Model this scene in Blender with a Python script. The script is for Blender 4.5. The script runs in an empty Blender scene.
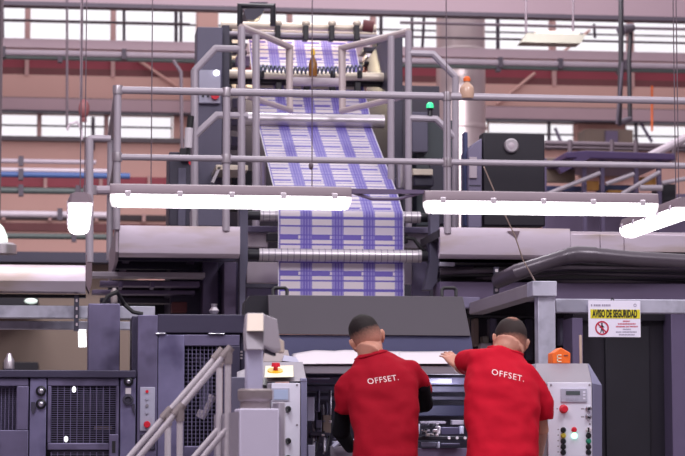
import bpy, bmesh, math, random
from mathutils import Vector as V, Matrix, noise
from mathutils.bvhtree import BVHTree
random.seed(7)
sc = bpy.context.scene
C = sc.collection
# ------------------------------------------------------------------ camera
FPX, CXP, CYP = 2200.0, 342.5, 228.0
PITCH = math.atan(207 / 2200)
YAW = math.atan(277.5 / 2200 * math.cos(PITCH))
CAM = V((0, 0, 1.1))
_sa, _ca, _sp, _cp = math.sin(YAW), math.cos(YAW), math.sin(PITCH), math.cos(PITCH)
FW = V((_sa * _cp, _ca * _cp, _sp)); RT = V((_ca, -_sa, 0)); UP = V((-_sa * _sp, -_ca * _sp, _cp))
cd = bpy.data.cameras.new('camera'); cam = bpy.data.objects.new('camera', cd); C.objects.link(cam)
m3 = Matrix((RT, UP, -FW)).transposed()
cam.matrix_world = Matrix.Translation(CAM) @ m3.to_4x4()
cd.lens = FPX / 685 * 36; cd.sensor_width = 36; cd.clip_end = 300
cd.dof.use_dof = True; cd.dof.focus_distance = 12.6; cd.dof.aperture_fstop = 4.5
sc.camera = cam

def P(px, py, Y):
    """point of the depth plane y = Y seen at photo pixel (px, py)"""
    d = FW * FPX + RT * (px - CXP) - UP * (py - CYP)
    return CAM + d * (Y / d.y)
def mpp(Y): return Y / FPX * 1.005      # metres per photo pixel at depth Y

# ------------------------------------------------------------------ materials
def lin(c): return tuple(((x / 255) / 12.92 if x / 255 <= .04045 else ((x / 255 + .055) / 1.055) ** 2.4) for x in c)
MATS = {}
def nd(nt, t, **k):
    n = nt.nodes.new(t)
    for a, b in k.items(): setattr(n, a, b)
    return n
def mat(name, rgb, rough=.5, metal=0, var=.12, scale=5, bump=0, emit=0, spec=.5, stretch=(1, 1, 1), rgb2=None):
    m = bpy.data.materials.new(name); m.use_nodes = True; nt = m.node_tree
    b = nt.nodes['Principled BSDF']; L = nt.links.new
    col = lin(rgb)
    tc = nd(nt, 'ShaderNodeTexCoord'); mp = nd(nt, 'ShaderNodeMapping'); mp.inputs['Scale'].default_value = stretch
    L(tc.outputs['Object'], mp.inputs['Vector'])
    nz = nd(nt, 'ShaderNodeTexNoise'); nz.inputs['Scale'].default_value = scale; nz.inputs['Detail'].default_value = 5
    L(mp.outputs[0], nz.inputs['Vector'])
    mx = nd(nt, 'ShaderNodeMixRGB'); L(nz.outputs['Fac'], mx.inputs[0])
    mx.inputs[1].default_value = tuple(x * (1 - var) for x in col) + (1,)
    mx.inputs[2].default_value = tuple(min(1, x * (1 + var)) for x in col) + (1,)
    if rgb2:                                    # wear and stains: a second colour in soft patches
        n2 = nd(nt, 'ShaderNodeTexNoise'); n2.inputs['Scale'].default_value = scale * .8; n2.inputs['Detail'].default_value = 3; L(mp.outputs[0], n2.inputs['Vector'])
        rp = nd(nt, 'ShaderNodeMapRange'); rp.inputs[1].default_value = .48; rp.inputs[2].default_value = .66; L(n2.outputs['Fac'], rp.inputs[0])
        m2 = nd(nt, 'ShaderNodeMixRGB'); L(rp.outputs[0], m2.inputs[0]); L(mx.outputs[0], m2.inputs[1]); m2.inputs[2].default_value = lin(rgb2) + (1,); mx = m2
    L(mx.outputs[0], b.inputs['Base Color'])
    b.inputs['Roughness'].default_value = rough; b.inputs['Metallic'].default_value = metal
    b.inputs['Specular IOR Level'].default_value = spec
    if bump:
        bp = nd(nt, 'ShaderNodeBump'); bp.inputs['Strength'].default_value = bump; bp.inputs['Distance'].default_value = .02
        L(nz.outputs['Fac'], bp.inputs['Height']); L(bp.outputs[0], b.inputs['Normal'])
    if emit:
        b.inputs['Emission Color'].default_value = col + (1,); b.inputs['Emission Strength'].default_value = emit
    MATS[name] = m; return m
M = MATS
mat('peach_wall', (212, 168, 160), .8, var=.07, scale=1.2)
mat('mauve_band', (192, 162, 172), .6, var=.08, scale=2)
mat('mauve_ledge', (188, 164, 175), .6, var=.06)
mat('mauve_beam', (158, 134, 145), .6, var=.05, scale=1)
mat('dark_flange', (78, 68, 82), .6)
mat('window_frame', (190, 150, 148), .6)
mat('window_bar', (95, 85, 92), .6)
mat('red_panel', (148, 58, 74), .6, var=.25, scale=1.2)
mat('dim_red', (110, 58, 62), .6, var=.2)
mat('concrete_floor', (140, 132, 135), .6, var=.1, scale=2)
mat('hall_wall', (150, 135, 145), .8, var=.06, scale=1)
mat('taupe_wall', (128, 111, 103), .8, var=.06, scale=1)
mat('dark_slot', (60, 48, 55), .7)
mat('grey_pipe', (170, 155, 168), .45)
mat('green_pipe', (80, 88, 88), .5)
mat('blue_pipe', (70, 95, 150), .5)
mat('pale_pipe', (192, 178, 190), .4)
mat('steel', (196, 188, 196), .32, .75, var=.08, scale=3, stretch=(1, 1, .15))
mat('duct_steel', (212, 196, 198), .4, .75, var=.06, scale=2, stretch=(1, 1, .2))
mat('rail_paint', (170, 160, 172), .4, .15, var=.06, scale=8)
mat('cream_rail', (200, 184, 184), .4, .1, var=.06)
mat('fascia', (214, 200, 216), .36, .4, var=.14, scale=3, stretch=(.6, 1, 3), rgb2=(190, 172, 168))
mat('fascia_end', (165, 150, 162), .5, .3, var=.1)
mat('deck_dark', (52, 46, 56), .7)
mat('brown_end', (112, 92, 102), .6)
mat('tower_grey', (92, 88, 110), .5, .1, var=.1, scale=3)
mat('tower_dark', (58, 54, 72), .5, .1, var=.15, scale=4)
mat('black_machine', (32, 29, 40), .5, .1, var=.2)
mat('panel_grey', (170, 168, 190), .5)
mat('cream_metal', (226, 212, 196), .35, .3, var=.12)
mat('black_clamp', (40, 36, 44), .5)
mat('hose_blue', (96, 104, 122), .4)
mat('cab_purple', (108, 101, 132), .36, .3, var=.45, scale=4.5, rgb2=(70, 64, 90), bump=.04)
mat('cab_purple_dark', (64, 59, 82), .42, .25, var=.3, scale=2.5, bump=.04)
mat('cab_lilac', (130, 125, 162), .28, .4, var=.45, scale=4.5, rgb2=(84, 77, 112), bump=.03)
mat('wire', (122, 114, 150), .5, .3)
mat('black_rubber', (26, 24, 30), .6)
mat('chrome', (205, 203, 215), .2, .9)
mat('galvanised', (190, 188, 206), .42, .4, var=.25, scale=9, rgb2=(160, 158, 176), bump=.03)
mat('beam_taupe', (150, 140, 150), .5, .3, var=.1)
mat('hood', (60, 52, 63), .5, .1, var=.06, scale=3)
mat('hood_blue', (70, 70, 104), .45, .1, var=.1)
mat('paper', (208, 199, 208), .8, var=.02)
mat('white_panel', (226, 224, 242), .45, var=.03)
mat('box_grey', (138, 130, 142), .5, .1, var=.06)
mat('box_edge', (128, 126, 158), .5, .1, var=.06)
mat('lcd', (176, 190, 222), .25)
mat('lcd_frame', (178, 176, 196), .4)
mat('lcd_dark', (84, 92, 96), .3)
mat('red_button', (214, 36, 58), .35)
mat('yellow_disc', (232, 186, 40), .45)
mat('cream_plate', (238, 226, 196), .5)
mat('black_knob', (28, 28, 36), .35)
mat('yellow_knob', (190, 170, 60), .4)
mat('green_knob', (40, 130, 105), .4)
mat('green_lamp', (170, 255, 215), .3, emit=2.0)
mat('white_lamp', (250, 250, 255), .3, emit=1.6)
mat('beacon_green', (60, 225, 150), .3, emit=.8)
mat('orange', (240, 110, 40), .45)
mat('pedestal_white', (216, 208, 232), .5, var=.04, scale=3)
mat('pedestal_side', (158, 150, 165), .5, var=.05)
mat('ring_taupe', (150, 138, 140), .45, .2, var=.06)
mat('head_beige', (214, 198, 186), .5, var=.05)
mat('head_grey', (174, 166, 178), .5, var=.06)
mat('post_lilac', (196, 192, 222), .45, var=.04)
mat('lamp_housing', (136, 120, 130), .5, .1, var=.05)
mat('lamp_tube', (255, 250, 255), .3, emit=3.4)
mat('lamp_end', (240, 234, 236), .4, emit=.9)
mat('lamp_latch', (232, 222, 232), .3, .4)
mat('cable', (96, 82, 92), .6)
mat('rope', (190, 170, 158), .7)
mat('shade_green', (128, 124, 114), .5)
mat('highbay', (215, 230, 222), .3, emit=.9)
mat('sign_white', (232, 226, 244), .5, var=.02)
mat('sign_yellow', (222, 208, 40), .5, var=.03)
mat('sign_black', (22, 20, 24), .6)
mat('sign_red', (190, 30, 70), .5)
mat('sign_grey', (150, 140, 165), .6)
mat('door_black', (32, 27, 40), .45, .1, var=.15)
mat('mauve_steel', (112, 98, 128), .45, .2, var=.12, scale=3)
mat('column_purple', (104, 92, 124), .5, .2, var=.1)
mat('canopy_purple', (72, 52, 98), .5)
mat('panel_blue', (54, 60, 102), .5)
mat('panel_ochre', (196, 140, 70), .5)
mat('handrail', (214, 206, 214), .3, .2, var=.05)
mat('cabinet_steel', (122, 114, 142), .45, .2)
mat('cabinet_green', (62, 68, 76), .5)
mat('bottle_amber', (140, 92, 44), .25)
mat('bottle_clear', (206, 170, 150), .2)
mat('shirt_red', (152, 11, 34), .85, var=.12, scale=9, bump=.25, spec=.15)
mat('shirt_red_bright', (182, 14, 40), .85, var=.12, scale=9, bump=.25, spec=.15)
mat('shirt_print', (236, 214, 218), .8)
mat('black_cloth', (20, 18, 24), .9, spec=.1)
mat('trousers', (44, 46, 62), .9, spec=.1)
mat('shoe', (30, 28, 30), .6)
mat('skin', (184, 129, 111), .55, var=.08, scale=14)
mat('lips', (168, 96, 90), .5)
mat('eye', (240, 236, 232), .2)
mat('cable_black', (30, 27, 34), .4)
mat('conduit', (84, 75, 86), .28, .2, var=.1)
def glass(name):
    m = bpy.data.materials.new(name); m.use_nodes = True; nt = m.node_tree; nt.nodes.clear()
    o = nd(nt, 'ShaderNodeOutputMaterial'); t = nd(nt, 'ShaderNodeBsdfTransparent'); g = nd(nt, 'ShaderNodeBsdfGlossy')
    g.inputs['Roughness'].default_value = .05; t.inputs[0].default_value = (.97, .97, .98, 1)
    mx = nd(nt, 'ShaderNodeMixShader'); mx.inputs[0].default_value = .06
    nt.links.new(t.outputs[0], mx.inputs[1]); nt.links.new(g.outputs[0], mx.inputs[2]); nt.links.new(mx.outputs[0], o.inputs[0])
    MATS[name] = m
glass('glass')
def hair_mat(name, dark, skin, lo, hi, thin=None):
    """hair that shortens into skin towards the nape and sides; thin = radius of a bald crown"""
    m = bpy.data.materials.new(name); m.use_nodes = True; nt = m.node_tree; b = nt.nodes['Principled BSDF']; L = nt.links.new
    at = nd(nt, 'ShaderNodeAttribute'); at.attribute_name = 'hair'
    nz = nd(nt, 'ShaderNodeTexNoise'); nz.inputs['Scale'].default_value = 90
    tc = nd(nt, 'ShaderNodeTexCoord'); L(tc.outputs['Object'], nz.inputs['Vector'])
    ad = nd(nt, 'ShaderNodeMath', operation='MULTIPLY_ADD'); ad.inputs[1].default_value = .3; L(nz.outputs['Fac'], ad.inputs[0]); L(at.outputs['Fac'], ad.inputs[2])
    mr = nd(nt, 'ShaderNodeMapRange'); mr.inputs[1].default_value = lo; mr.inputs[2].default_value = hi; L(ad.outputs[0], mr.inputs[0])
    mx = nd(nt, 'ShaderNodeMixRGB'); L(mr.outputs[0], mx.inputs[0])
    mx.inputs[1].default_value = lin(skin) + (1,); mx.inputs[2].default_value = lin(dark) + (1,)
    L(mx.outputs[0], b.inputs['Base Color']); b.inputs['Roughness'].default_value = .7
    b.inputs['Specular IOR Level'].default_value = .25
    MATS[name] = m
hair_mat('hair_fade', (30, 22, 24), (182, 128, 112), .2, 1.0)
hair_mat('hair_thin', (42, 30, 30), (176, 122, 106), .2, .95)

# ------------------------------------------------------------------ mesh builder
class MB:
    def __init__(s): s.bm = bmesh.new()
    def box(s, x0, x1, y0, y1, z0, z1):
        v = [s.bm.verts.new((x, y, z)) for x in (x0, x1) for y in (y0, y1) for z in (z0, z1)]
        for f in ((0, 1, 3, 2), (4, 6, 7, 5), (0, 4, 5, 1), (2, 3, 7, 6), (0, 2, 6, 4), (1, 5, 7, 3)): s.bm.faces.new([v[i] for i in f])
        return s
    def pb(s, a, b, c, d, Y, D):
        """box whose front face spans photo pixels (a,b)-(c,d) at depth Y and runs D metres back"""
        xm, ym = (a + c) / 2, (b + d) / 2
        s.box(P(a, ym, Y).x, P(c, ym, Y).x, Y, Y + D, P(xm, d, Y).z, P(xm, b, Y).z); return s
    def prism(s, pts, vec):
        vec = V(vec); n = len(pts)
        a = [s.bm.verts.new(V(p)) for p in pts]; b = [s.bm.verts.new(V(p) + vec) for p in pts]
        s.bm.faces.new(a); s.bm.faces.new(b[::-1])
        for i in range(n): s.bm.faces.new((a[i], b[i], b[(i + 1) % n], a[(i + 1) % n]))
        return s
    def ppoly(s, pix, Y, D): return s.prism([P(x, y, Y) for x, y in pix], (0, D, 0))
    def tube(s, pts, r, seg=10):
        pts = [V(p) for p in pts]; n = len(pts); rs = r if isinstance(r, (list, tuple)) else [r] * n
        rings = []; u = None
        for i, p in enumerate(pts):
            t = ((pts[min(i + 1, n - 1)] - p).normalized() + (p - pts[max(i - 1, 0)]).normalized())
            t = t.normalized() if t.length > 1e-6 else V((0, 0, 1))
            if u is None: u = t.orthogonal().normalized()
            u = (u - t * u.dot(t)); u = u.normalized() if u.length > 1e-5 else t.orthogonal().normalized()
            w = t.cross(u)
            k = 1.0
            if 0 < i < n - 1: k = 1 / max(.5, t.dot((pts[i + 1] - p).normalized()))
            rings.append([s.bm.verts.new(p + (u * math.cos(q) + w * math.sin(q)) * rs[i] * min(k, 1.25)) for q in [2 * math.pi * j / seg for j in range(seg)]])
        for A, B in zip(rings, rings[1:]):
            for j in range(seg): s.bm.faces.new((A[j], A[(j + 1) % seg], B[(j + 1) % seg], B[j]))
        s.bm.faces.new(rings[0][::-1]); s.bm.faces.new(rings[-1])
        return s
    def cyl(s, a, b, r, r2=None, seg=20): return s.tube([a, b], [r, r if r2 is None else r2], seg)
    def ball(s, c, r, mat4=None, u=16, v=10):
        r = r if isinstance(r, (tuple, list)) else (r, r, r)
        T = (mat4 or Matrix.Identity(4)) @ Matrix.Translation(c) @ Matrix.Diagonal((*r, 1))
        bmesh.ops.create_uvsphere(s.bm, u_segments=u, v_segments=v, radius=1, matrix=T); return s
    def lathe(s, c, prof, axis='Z', seg=24):
        c = V(c); rings = []
        for r, h in prof:
            ring = []
            for j in range(seg):
                q = 2 * math.pi * j / seg; x, y = r * math.cos(q), r * math.sin(q)
                ring.append(s.bm.verts.new(c + (V((x, y, h)) if axis == 'Z' else V((x, h, y)) if axis == 'Y' else V((h, x, y)))))
            rings.append(ring)
        for A, B in zip(rings, rings[1:]):
            for j in range(seg): s.bm.faces.new((A[j], A[(j + 1) % seg], B[(j + 1) % seg], B[j]))
        s.bm.faces.new(rings[0][::-1]); s.bm.faces.new(rings[-1]); return s
    def loft(s, rings):
        R = [[s.bm.verts.new(p) for p in ring] for ring in rings]; n = len(R[0])
        for A, B in zip(R, R[1:]):
            for j in range(n): s.bm.faces.new((A[j], A[(j + 1) % n], B[(j + 1) % n], B[j]))
        s.bm.faces.new(R[0][::-1]); s.bm.faces.new(R[-1]); return s
    def build(s, name, m, parent=None, bev=0, ang=35):
        bm = s.bm
        bmesh.ops.recalc_face_normals(bm, faces=bm.faces)
        root = parent
        while root is not None and root.parent is not None: root = root.parent
        if root is not None: off = root.location.copy()
        else:
            xs = [v.co for v in bm.verts]
            off = V(((min(v.x for v in xs) + max(v.x for v in xs)) / 2, (min(v.y for v in xs) + max(v.y for v in xs)) / 2, min(v.z for v in xs)))
        bmesh.ops.translate(bm, verts=bm.verts, vec=-off)
        me = bpy.data.meshes.new(name); bm.to_mesh(me); bm.free()
        me.shade_smooth(); me.set_sharp_from_angle(angle=math.radians(ang))
        me.materials.append(M[m] if isinstance(m, str) else m)
        o = bpy.data.objects.new(name, me); C.objects.link(o)
        if parent is not None: o.parent = parent
        else: o.location = off
        if bev:
            md = o.modifiers.new('bevel', 'BEVEL'); md.width = bev; md.segments = 2; md.limit_method = 'ANGLE'; md.angle_limit = math.radians(40)
        return o
def tag(o, label, cat, group=None):
    o['label'] = label; o['category'] = cat
    if group: o['group'] = group
    return o
def thing(name, label, cat, loc=(0, 0, 0), group=None):
    o = bpy.data.objects.new(name, None); C.objects.link(o); o.location = loc; o.empty_display_size = .1
    bpy.context.view_layer.update()
    return tag(o, label, cat, group)
def struct(o): o['kind'] = 'structure'; return o
def pl(name, a, b, c, d, Y, D, m, parent=None, bev=.004): return MB().pb(a, b, c, d, Y, D).build(name, m, parent, bev)
def part_label(o, t): o['label'] = t; return o
def dup(root, loc, rotz, label):
    r = root.copy(); C.objects.link(r); r.location = loc; r.rotation_euler = (0, 0, rotz); r['label'] = label
    for ch in list(root.children):
        c = ch.copy(); C.objects.link(c); c.parent = r
        for g in list(ch.children):
            d = g.copy(); C.objects.link(d); d.parent = c
    return r
def text_mesh(body, size, name, m, parent, place, shear=0, space=1.0, bold=0):
    """letters as a mesh; place(x, y) -> point in the world"""
    cu = bpy.data.curves.new('letters', 'FONT'); cu.body = body; cu.size = size; cu.align_x = 'CENTER'; cu.align_y = 'CENTER'
    cu.space_character = space; cu.offset = bold * size; cu.extrude = 0; cu.resolution_u = 3
    t = bpy.data.objects.new('letters', cu); C.objects.link(t)
    bpy.context.view_layer.update()
    me0 = bpy.data.meshes.new_from_object(t.evaluated_get(bpy.context.evaluated_depsgraph_get()))
    bpy.data.objects.remove(t)
    mb = MB(); mb.bm.from_mesh(me0)
    if callable(place):
        bmesh.ops.triangulate(mb.bm, faces=mb.bm.faces)
        bmesh.ops.subdivide_edges(mb.bm, edges=[e for e in mb.bm.edges if e.calc_length() > size * .15], cuts=2)
        for v in mb.bm.verts: v.co = place(v.co.x, v.co.y)
    return mb.build(name, m, parent)
# ------------------------------------------------------------------ the hall
WY = 33.0
def zz(py, Y=WY, px=100): return P(px, py, Y).z
def xx(px, Y=WY, py=60): return P(px, py, Y).x
struct(MB().box(xx(-90) - .2, xx(790) + .2, -3.2, WY + .2, -.2, 0).build('floor', 'concrete_floor'))
XL, XR = xx(-90), xx(790)
w = MB()
def band(m_, a, b, d0=0, d1=.14, x0=None, x1=None): m_.box(XL if x0 is None else x0, XR if x1 is None else x1, WY + d0, WY + d1, zz(b), zz(a))
UP_B = [-90, 27, 113, 206, 290, 374, 460, 554, 632, 720, 790]
LO_B = [-90, 40, 107, 174]
RO_B = [420, 486, 576, 624, 700, 790]
band(w, -60, 6); band(w, 41, 55); band(w, 76, 114)
w.box(XL, XR, WY, WY + .14, 0, zz(142))
w.box(xx(174), xx(430), WY, WY + .14, zz(143), zz(113)); w.box(xx(576), xx(624), WY, WY + .14, zz(143), zz(113))
w.box(XL, XR, WY + .1, WY + .14, zz(76), zz(54))
struct(w.build('wall_back', 'peach_wall'))
# upper and lower window rows: frame, bars, pane
wi = [0]
def window(a, b, t, bt):
    wi[0] += 1
    x0, x1, z0, z1 = xx(a), xx(b), zz(bt), zz(t); f = .02
    mb = MB(); y0, y1 = WY + .06, WY + .12
    mb.box(x0, x0 + f, y0, y1, z0, z1).box(x1 - f, x1, y0, y1, z0, z1).box(x0, x1, y0, y1, z0, z0 + f).box(x0, x1, y0, y1, z1 - f, z1)
    o = struct(mb.build('window_%d' % wi[0], 'window_frame'))
    zm = (z0 + z1) / 2 + .03
    b_ = MB(); b_.box(x0, x1, WY + .06, WY + .1, zm - .012, zm + .012).build('glazing_bar', 'window_bar', o)
    MB().box(x0 + f, x1 - f, WY + .1, WY + .11, z0 + f, z1 - f).build('pane', 'glass', o)
for a, b in zip(UP_B, UP_B[1:]): window(a + 1.5, b - 1.5, 6, 42)
for a, b in list(zip(LO_B, LO_B[1:])) + [(430, 480), (487, 576), (624, 700), (701, 790)]: window(a + 1, b - 1, 114, 142)
# wall bands, ledges, columns and recessed red panels
tn = [0]
def trim(mb, m, bev=0):
    tn[0] += 1; return struct(mb.build('trim_%d' % tn[0], m, None, bev))
trim(MB().box(P(-80, 0, 28.6).x, P(790, 0, 28.6).x, 28.6, 28.75, P(100, 49, 28.6).z, P(100, 40, 28.6).z), 'mauve_ledge')
mb = MB(); band(mb, 101, 113, -.18, .05); trim(mb, 'mauve_band')
mb = MB(); band(mb, 113, 115, -.2, .0); trim(mb, 'dark_flange')
mb = MB(); band(mb, 99.5, 100.8, -.1, .0); trim(mb, 'window_bar')
mb = MB(); band(mb, 138, 142.5, -.1, .0); trim(mb, 'window_bar')
trim(MB().box(XL, XR, WY + .06, WY + .1, zz(76), zz(54)), 'red_panel')
trim(MB().box(XL, XR, WY + .02, WY + .06, zz(76), zz(69)), 'dim_red')  # darker strip paints the shadow along the foot of the red panels
for p in UP_B[1:-1]: trim(MB().box(xx(p - 2), xx(p + 2), WY - .02, WY + .25, zz(77), zz(8)), 'window_frame')
for p in (40, 107): trim(MB().box(xx(p - 1.5), xx(p + 1.5), WY - .02, WY + .25, zz(143), zz(114)), 'window_frame')
trim(MB().box(xx(196), xx(216), WY - .5, WY + .1, 0, zz(-30)), 'peach_wall')
trim(MB().box(xx(577), xx(624), WY - .5, WY, zz(170), zz(125)), 'taupe_wall')
trim(MB().box(xx(596), xx(608), WY - .56, WY - .5, zz(140), zz(127)), 'mauve_steel')
# lower wall: slots and red strips on the left
LX1 = xx(200)
for a, b, m in ((177, 188, 'red_panel'), (224, 232, 'dim_red'), (215, 220.5, 'dark_slot')):
    trim(MB().box(XL, LX1, WY - .06, WY, zz(b), zz(a)), m)
for p in (47, 102, 150):
    trim(MB().box(xx(p - 1.7), xx(p + 1.7), WY - .12, WY - .06, zz(190), zz(176)), 'window_frame')
for p in (6, 52, 98, 145):
    trim(MB().box(xx(p - 1.7), xx(p + 1.7), WY - .12, WY - .06, zz(222), zz(214)), 'window_frame')
# roof beam above
BY = 27.0
trim(MB().box(P(-80, 0, BY).x, P(790, 0, BY).x, BY, BY + .12, P(100, 4.2, BY).z, P(100, -60, BY).z), 'mauve_beam')
trim(MB().box(P(-80, 0, BY).x, P(790, 0, BY).x, BY - .05, BY + .15, P(100, 7.8, BY).z, P(100, 3.8, BY).z), 'dark_flange')
# partition low on the left, its shadow put into the darker taupe colour, with a dark ledge and an opening
trim(MB().box(P(-70, 0, 25).x, P(140, 0, 25).x, 25, 25.3, 0, P(50, 263, 25).z), 'taupe_wall')
HX0, HX1 = xx(-90), xx(790)
for n_, a_ in (('wall_front', (HX0, HX1, -3.2, -3, 0, 9)), ('wall_left', (HX0 - .2, HX0, -3.2, WY + .2, 0, 9)), ('wall_right', (HX1, HX1 + .2, -3.2, WY + .2, 0, 9))): struct(MB().box(*a_).build(n_, 'hall_wall'))
trim(MB().box(P(-70, 0, 25).x, P(140, 0, 25).x, 24.7, 25.3, P(50, 264, 25).z, P(50, 254, 25).z), 'tower_dark')
# ------------------------------------------------------------------ pipes on the wall
def wpipe(a, b, py, Y, r, m, name, label, cat='pipe', hangers=()):
    z = P((a + b) / 2, py, Y).z
    t = thing(name, label, cat, (P(a, py, Y).x, Y, z))
    MB().cyl((P(a, py, Y).x, Y, z), (P(b, py, Y).x, Y, z), r, seg=14).build('pipe_run', m, t)
    for h in hangers:
        x = P(h, py, Y).x
        MB().box(x - .03, x + .03, Y - r - .02, Y + r + .02, z - r - .03, z + r + .03).build('bracket', 'dark_flange', t)
    return t
PY = 28.4
wpipe(-80, 780, 59.5, PY, .038, 'grey_pipe', 'wall_pipe', 'pale grey pipe running along the wall just under the upper windows', hangers=(3, 124, 290, 500, 560, 626))
wpipe(-80, 780, 64, PY + .05, .032, 'green_pipe', 'wall_pipe', 'dark green pipe directly below the pale grey pipe under the upper windows', hangers=(60, 498, 619))
wpipe(-80, 190, 21, PY, .016, 'cable', 'conduit', 'thin dark conduit crossing the upper windows at the left', 'conduit')
wpipe(400, 780, 41, PY, .016, 'cable', 'conduit', 'thin dark conduit crossing the upper windows at the right', 'conduit')
wpipe(400, 780, 27, PY - .3, .02, 'grey_pipe', 'conduit', 'grey conduit just below the roof beam at the right', 'conduit')
wpipe(-80, 96, 161, 26.5, .028, 'grey_pipe', 'wall_pipe', 'thin grey pipe above the blue pipe at the left', hangers=(21,))
wpipe(-80, 108, 170, 26.5, .03, 'pale_pipe', 'wall_pipe', 'pale pipe lying right on top of the blue pipe at the left')
wpipe(-80, 130, 174.6, 26.5, .036, 'blue_pipe', 'wall_pipe', 'blue pipe along the left wall above a red strip', hangers=(21,))
wpipe(-80, 108, 190.5, 26.5, .038, 'green_pipe', 'wall_pipe', 'dull green pipe below the red strip at the left', hangers=(21, 78))
wpipe(-80, 108, 214, 26.5, .04, 'pale_pipe', 'wall_pipe', 'pale mauve pipe above the dark slots at the lower left', hangers=(60,))
wpipe(-80, 108, 236, 26.5, .035, 'green_pipe', 'wall_pipe', 'lowest dark pipe at the left, over the galvanised walkway', hangers=(74,))
# hanging rods, cables and braces
def rod(pts, r_, m, name, label, cat, group=None, Y=29.0):
    o = MB().tube([P(x, y, Y) for x, y in pts], r_ * .68, 8).build(name, m); return tag(o, label, cat, group)
rod([(124, -25), (124, 60)], .03, 'dark_flange', 'hanger_rod', 'thick dark hanger rod ending at the pale grey pipe, left of the press tower', 'rod')
rod([(2, -25), (3, 60)], .03, 'dark_flange', 'hanger_rod', 'dark hanger rod at the far left edge of the photo', 'rod')
rod([(176, 4), (176, 62)], .035, 'dark_flange', 'hanger_rod', 'left one of two dark rods hanging close together beside the tall grey tower', 'rod')
rod([(181, 4), (181, 62)], .03, 'dark_flange', 'hanger_rod', 'right one of two dark rods hanging close together beside the tall grey tower', 'rod')
rod([(497.5, -25), (498, 72)], .04, 'dark_flange', 'hanger_rod', 'dark hanger rod in front of the upper windows, right of the round duct', 'rod')
rod([(424, 18), (422, 55)], .03, 'dark_flange', 'hanger_rod', 'dark rod between press tower and round duct', 'rod')
rod([(412, 18), (412, 55)], .03, 'dark_flange', 'hanger_rod', 'dark rod just right of the grey tower frame', 'rod')
rod([(381, -25), (381, 40)], .035, 'dark_flange', 'hanger_rod', 'dark rod hanging over the right end of the tower', 'rod')
rod([(594, 24), (595, 38)], .03, 'dark_flange', 'hanger_rod', 'short dark rod right of the hanging reflector lamp', 'rod')
rod([(135, 58), (176, 86)], .035, 'peach_wall', 'diagonal_brace', 'pale diagonal brace over the red strip left of the tower', 'brace', Y=32.95)
rod([(535, 73), (497, 104)], .035, 'peach_wall', 'diagonal_brace', 'pale diagonal brace over the red strip right of the round duct', 'brace', Y=32.95)
rod([(590, 30), (562, 53)], .03, 'peach_wall', 'diagonal_brace', 'pale diagonal brace in the upper windows near the reflector lamp', 'brace', Y=32.95)
rod([(652, 86), (652, 131)], .025, 'orange', 'standpipe', 'thin orange pipe rising before the wall at the right', 'pipe', Y=30)
rod([(67, -25), (67, 128)], .022, 'cable', 'hanging_cable', 'thin dark cable hanging at the left, ending in the lower windows', 'cable', Y=27)
rod([(82, -25), (81, 130)], .022, 'cable', 'hanging_cable', 'pale grey cable hanging left of the catwalk, next to a thin dark cable', 'cable', Y=24)
rod([(173, 60), (181, 72), (182, 150)], .03, 'cable', 'standpipe', 'dark bent standpipe rising just left of the tall grey tower', 'pipe', Y=25)
rod([(67, 130), (70, 124), (77, 122), (81, 128), (82, 140)], .018, 'grey_pipe', 'bent_cable', 'arched loose cable in front of the lower left windows', 'cable', Y=24)
for px, n in ((275, 'left'), (181, 'far')): pass
# bunches on the lower window rail
for px, lab in ((93, 'dark upright bracket across the lower windows left of the catwalk'), (268 + 281, 'dark upright bracket across the lower right windows beside the black box'), (636, 'dark upright bracket by the lower windows under the hanging trapeze')):
    rod([(px, 117), (px, 150)], .04, 'dark_flange', 'bracket', lab, 'bracket', Y=32.9)
rod([(555, 128), (561, 142)], .035, 'mauve_steel', 'diagonal_brace', 'dark diagonal brace right of the black box with round porthole', 'brace', Y=32.9)
rod([(640, 122), (652, 142)], .035, 'mauve_steel', 'diagonal_brace', 'dark diagonal brace below the hanging trapeze frame', 'brace', Y=32.9)
o = MB().ball(P(84, 109, 24), (.06, .06, .11)).tube([P(84, 116, 24), P(84, 122, 24)], .03).build('cable_hook', 'dim_red'); tag(o, 'dark red brown cable grip on the pale hanging cable at the left', 'hook')
# trapeze hanger
HY = 22.0
t = thing('trapeze_hanger', 'tall dark trapeze hanger frame closed by a slanting bar, right of centre', 'hanger', P(620, 125, HY))
MB().tube([P(621, -25, HY), P(621, 62, HY), P(619, 124, HY)], .028).build('hanger_leg', 'black_clamp', t)
MB().tube([P(631, 28, HY + .6), P(629, 60, HY + .6), P(630, 119, HY + .6)], .025).build('hanger_leg', 'black_clamp', t)
MB().tube([P(619, 123, HY), P(630, 119, HY + .6)], .03).build('crossbar', 'dark_flange', t)
MB().tube([P(623, 62, HY - .05), P(617, 124, HY - .05)], .018).build('stay', 'dark_flange', t)
MB().tube([P(621, 30, HY), P(631, 28, HY + .6)], .05).build('clamp', 'dark_flange', t)
# round duct
DY = 29.6
t = thing('round_duct', 'tall shiny steel round duct rising to the roof right of the tower', 'duct', (P(461, 120, DY).x, DY, 0))
x = P(461, 120, DY).x; r = 25 * mpp(DY)
MB().lathe((x, DY, 0), [(r, 0), (r, P(464, 100, DY).z), (r, P(464, -30, DY).z)], seg=40).build('duct_shell', 'duct_steel', t, ang=50)
for py in (52, 128): MB().lathe((x, DY, P(464, py, DY).z), [(r + .012, -.03), (r + .02, 0), (r + .012, .03)], seg=40).build('seam_band', 'duct_steel', t)
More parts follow.
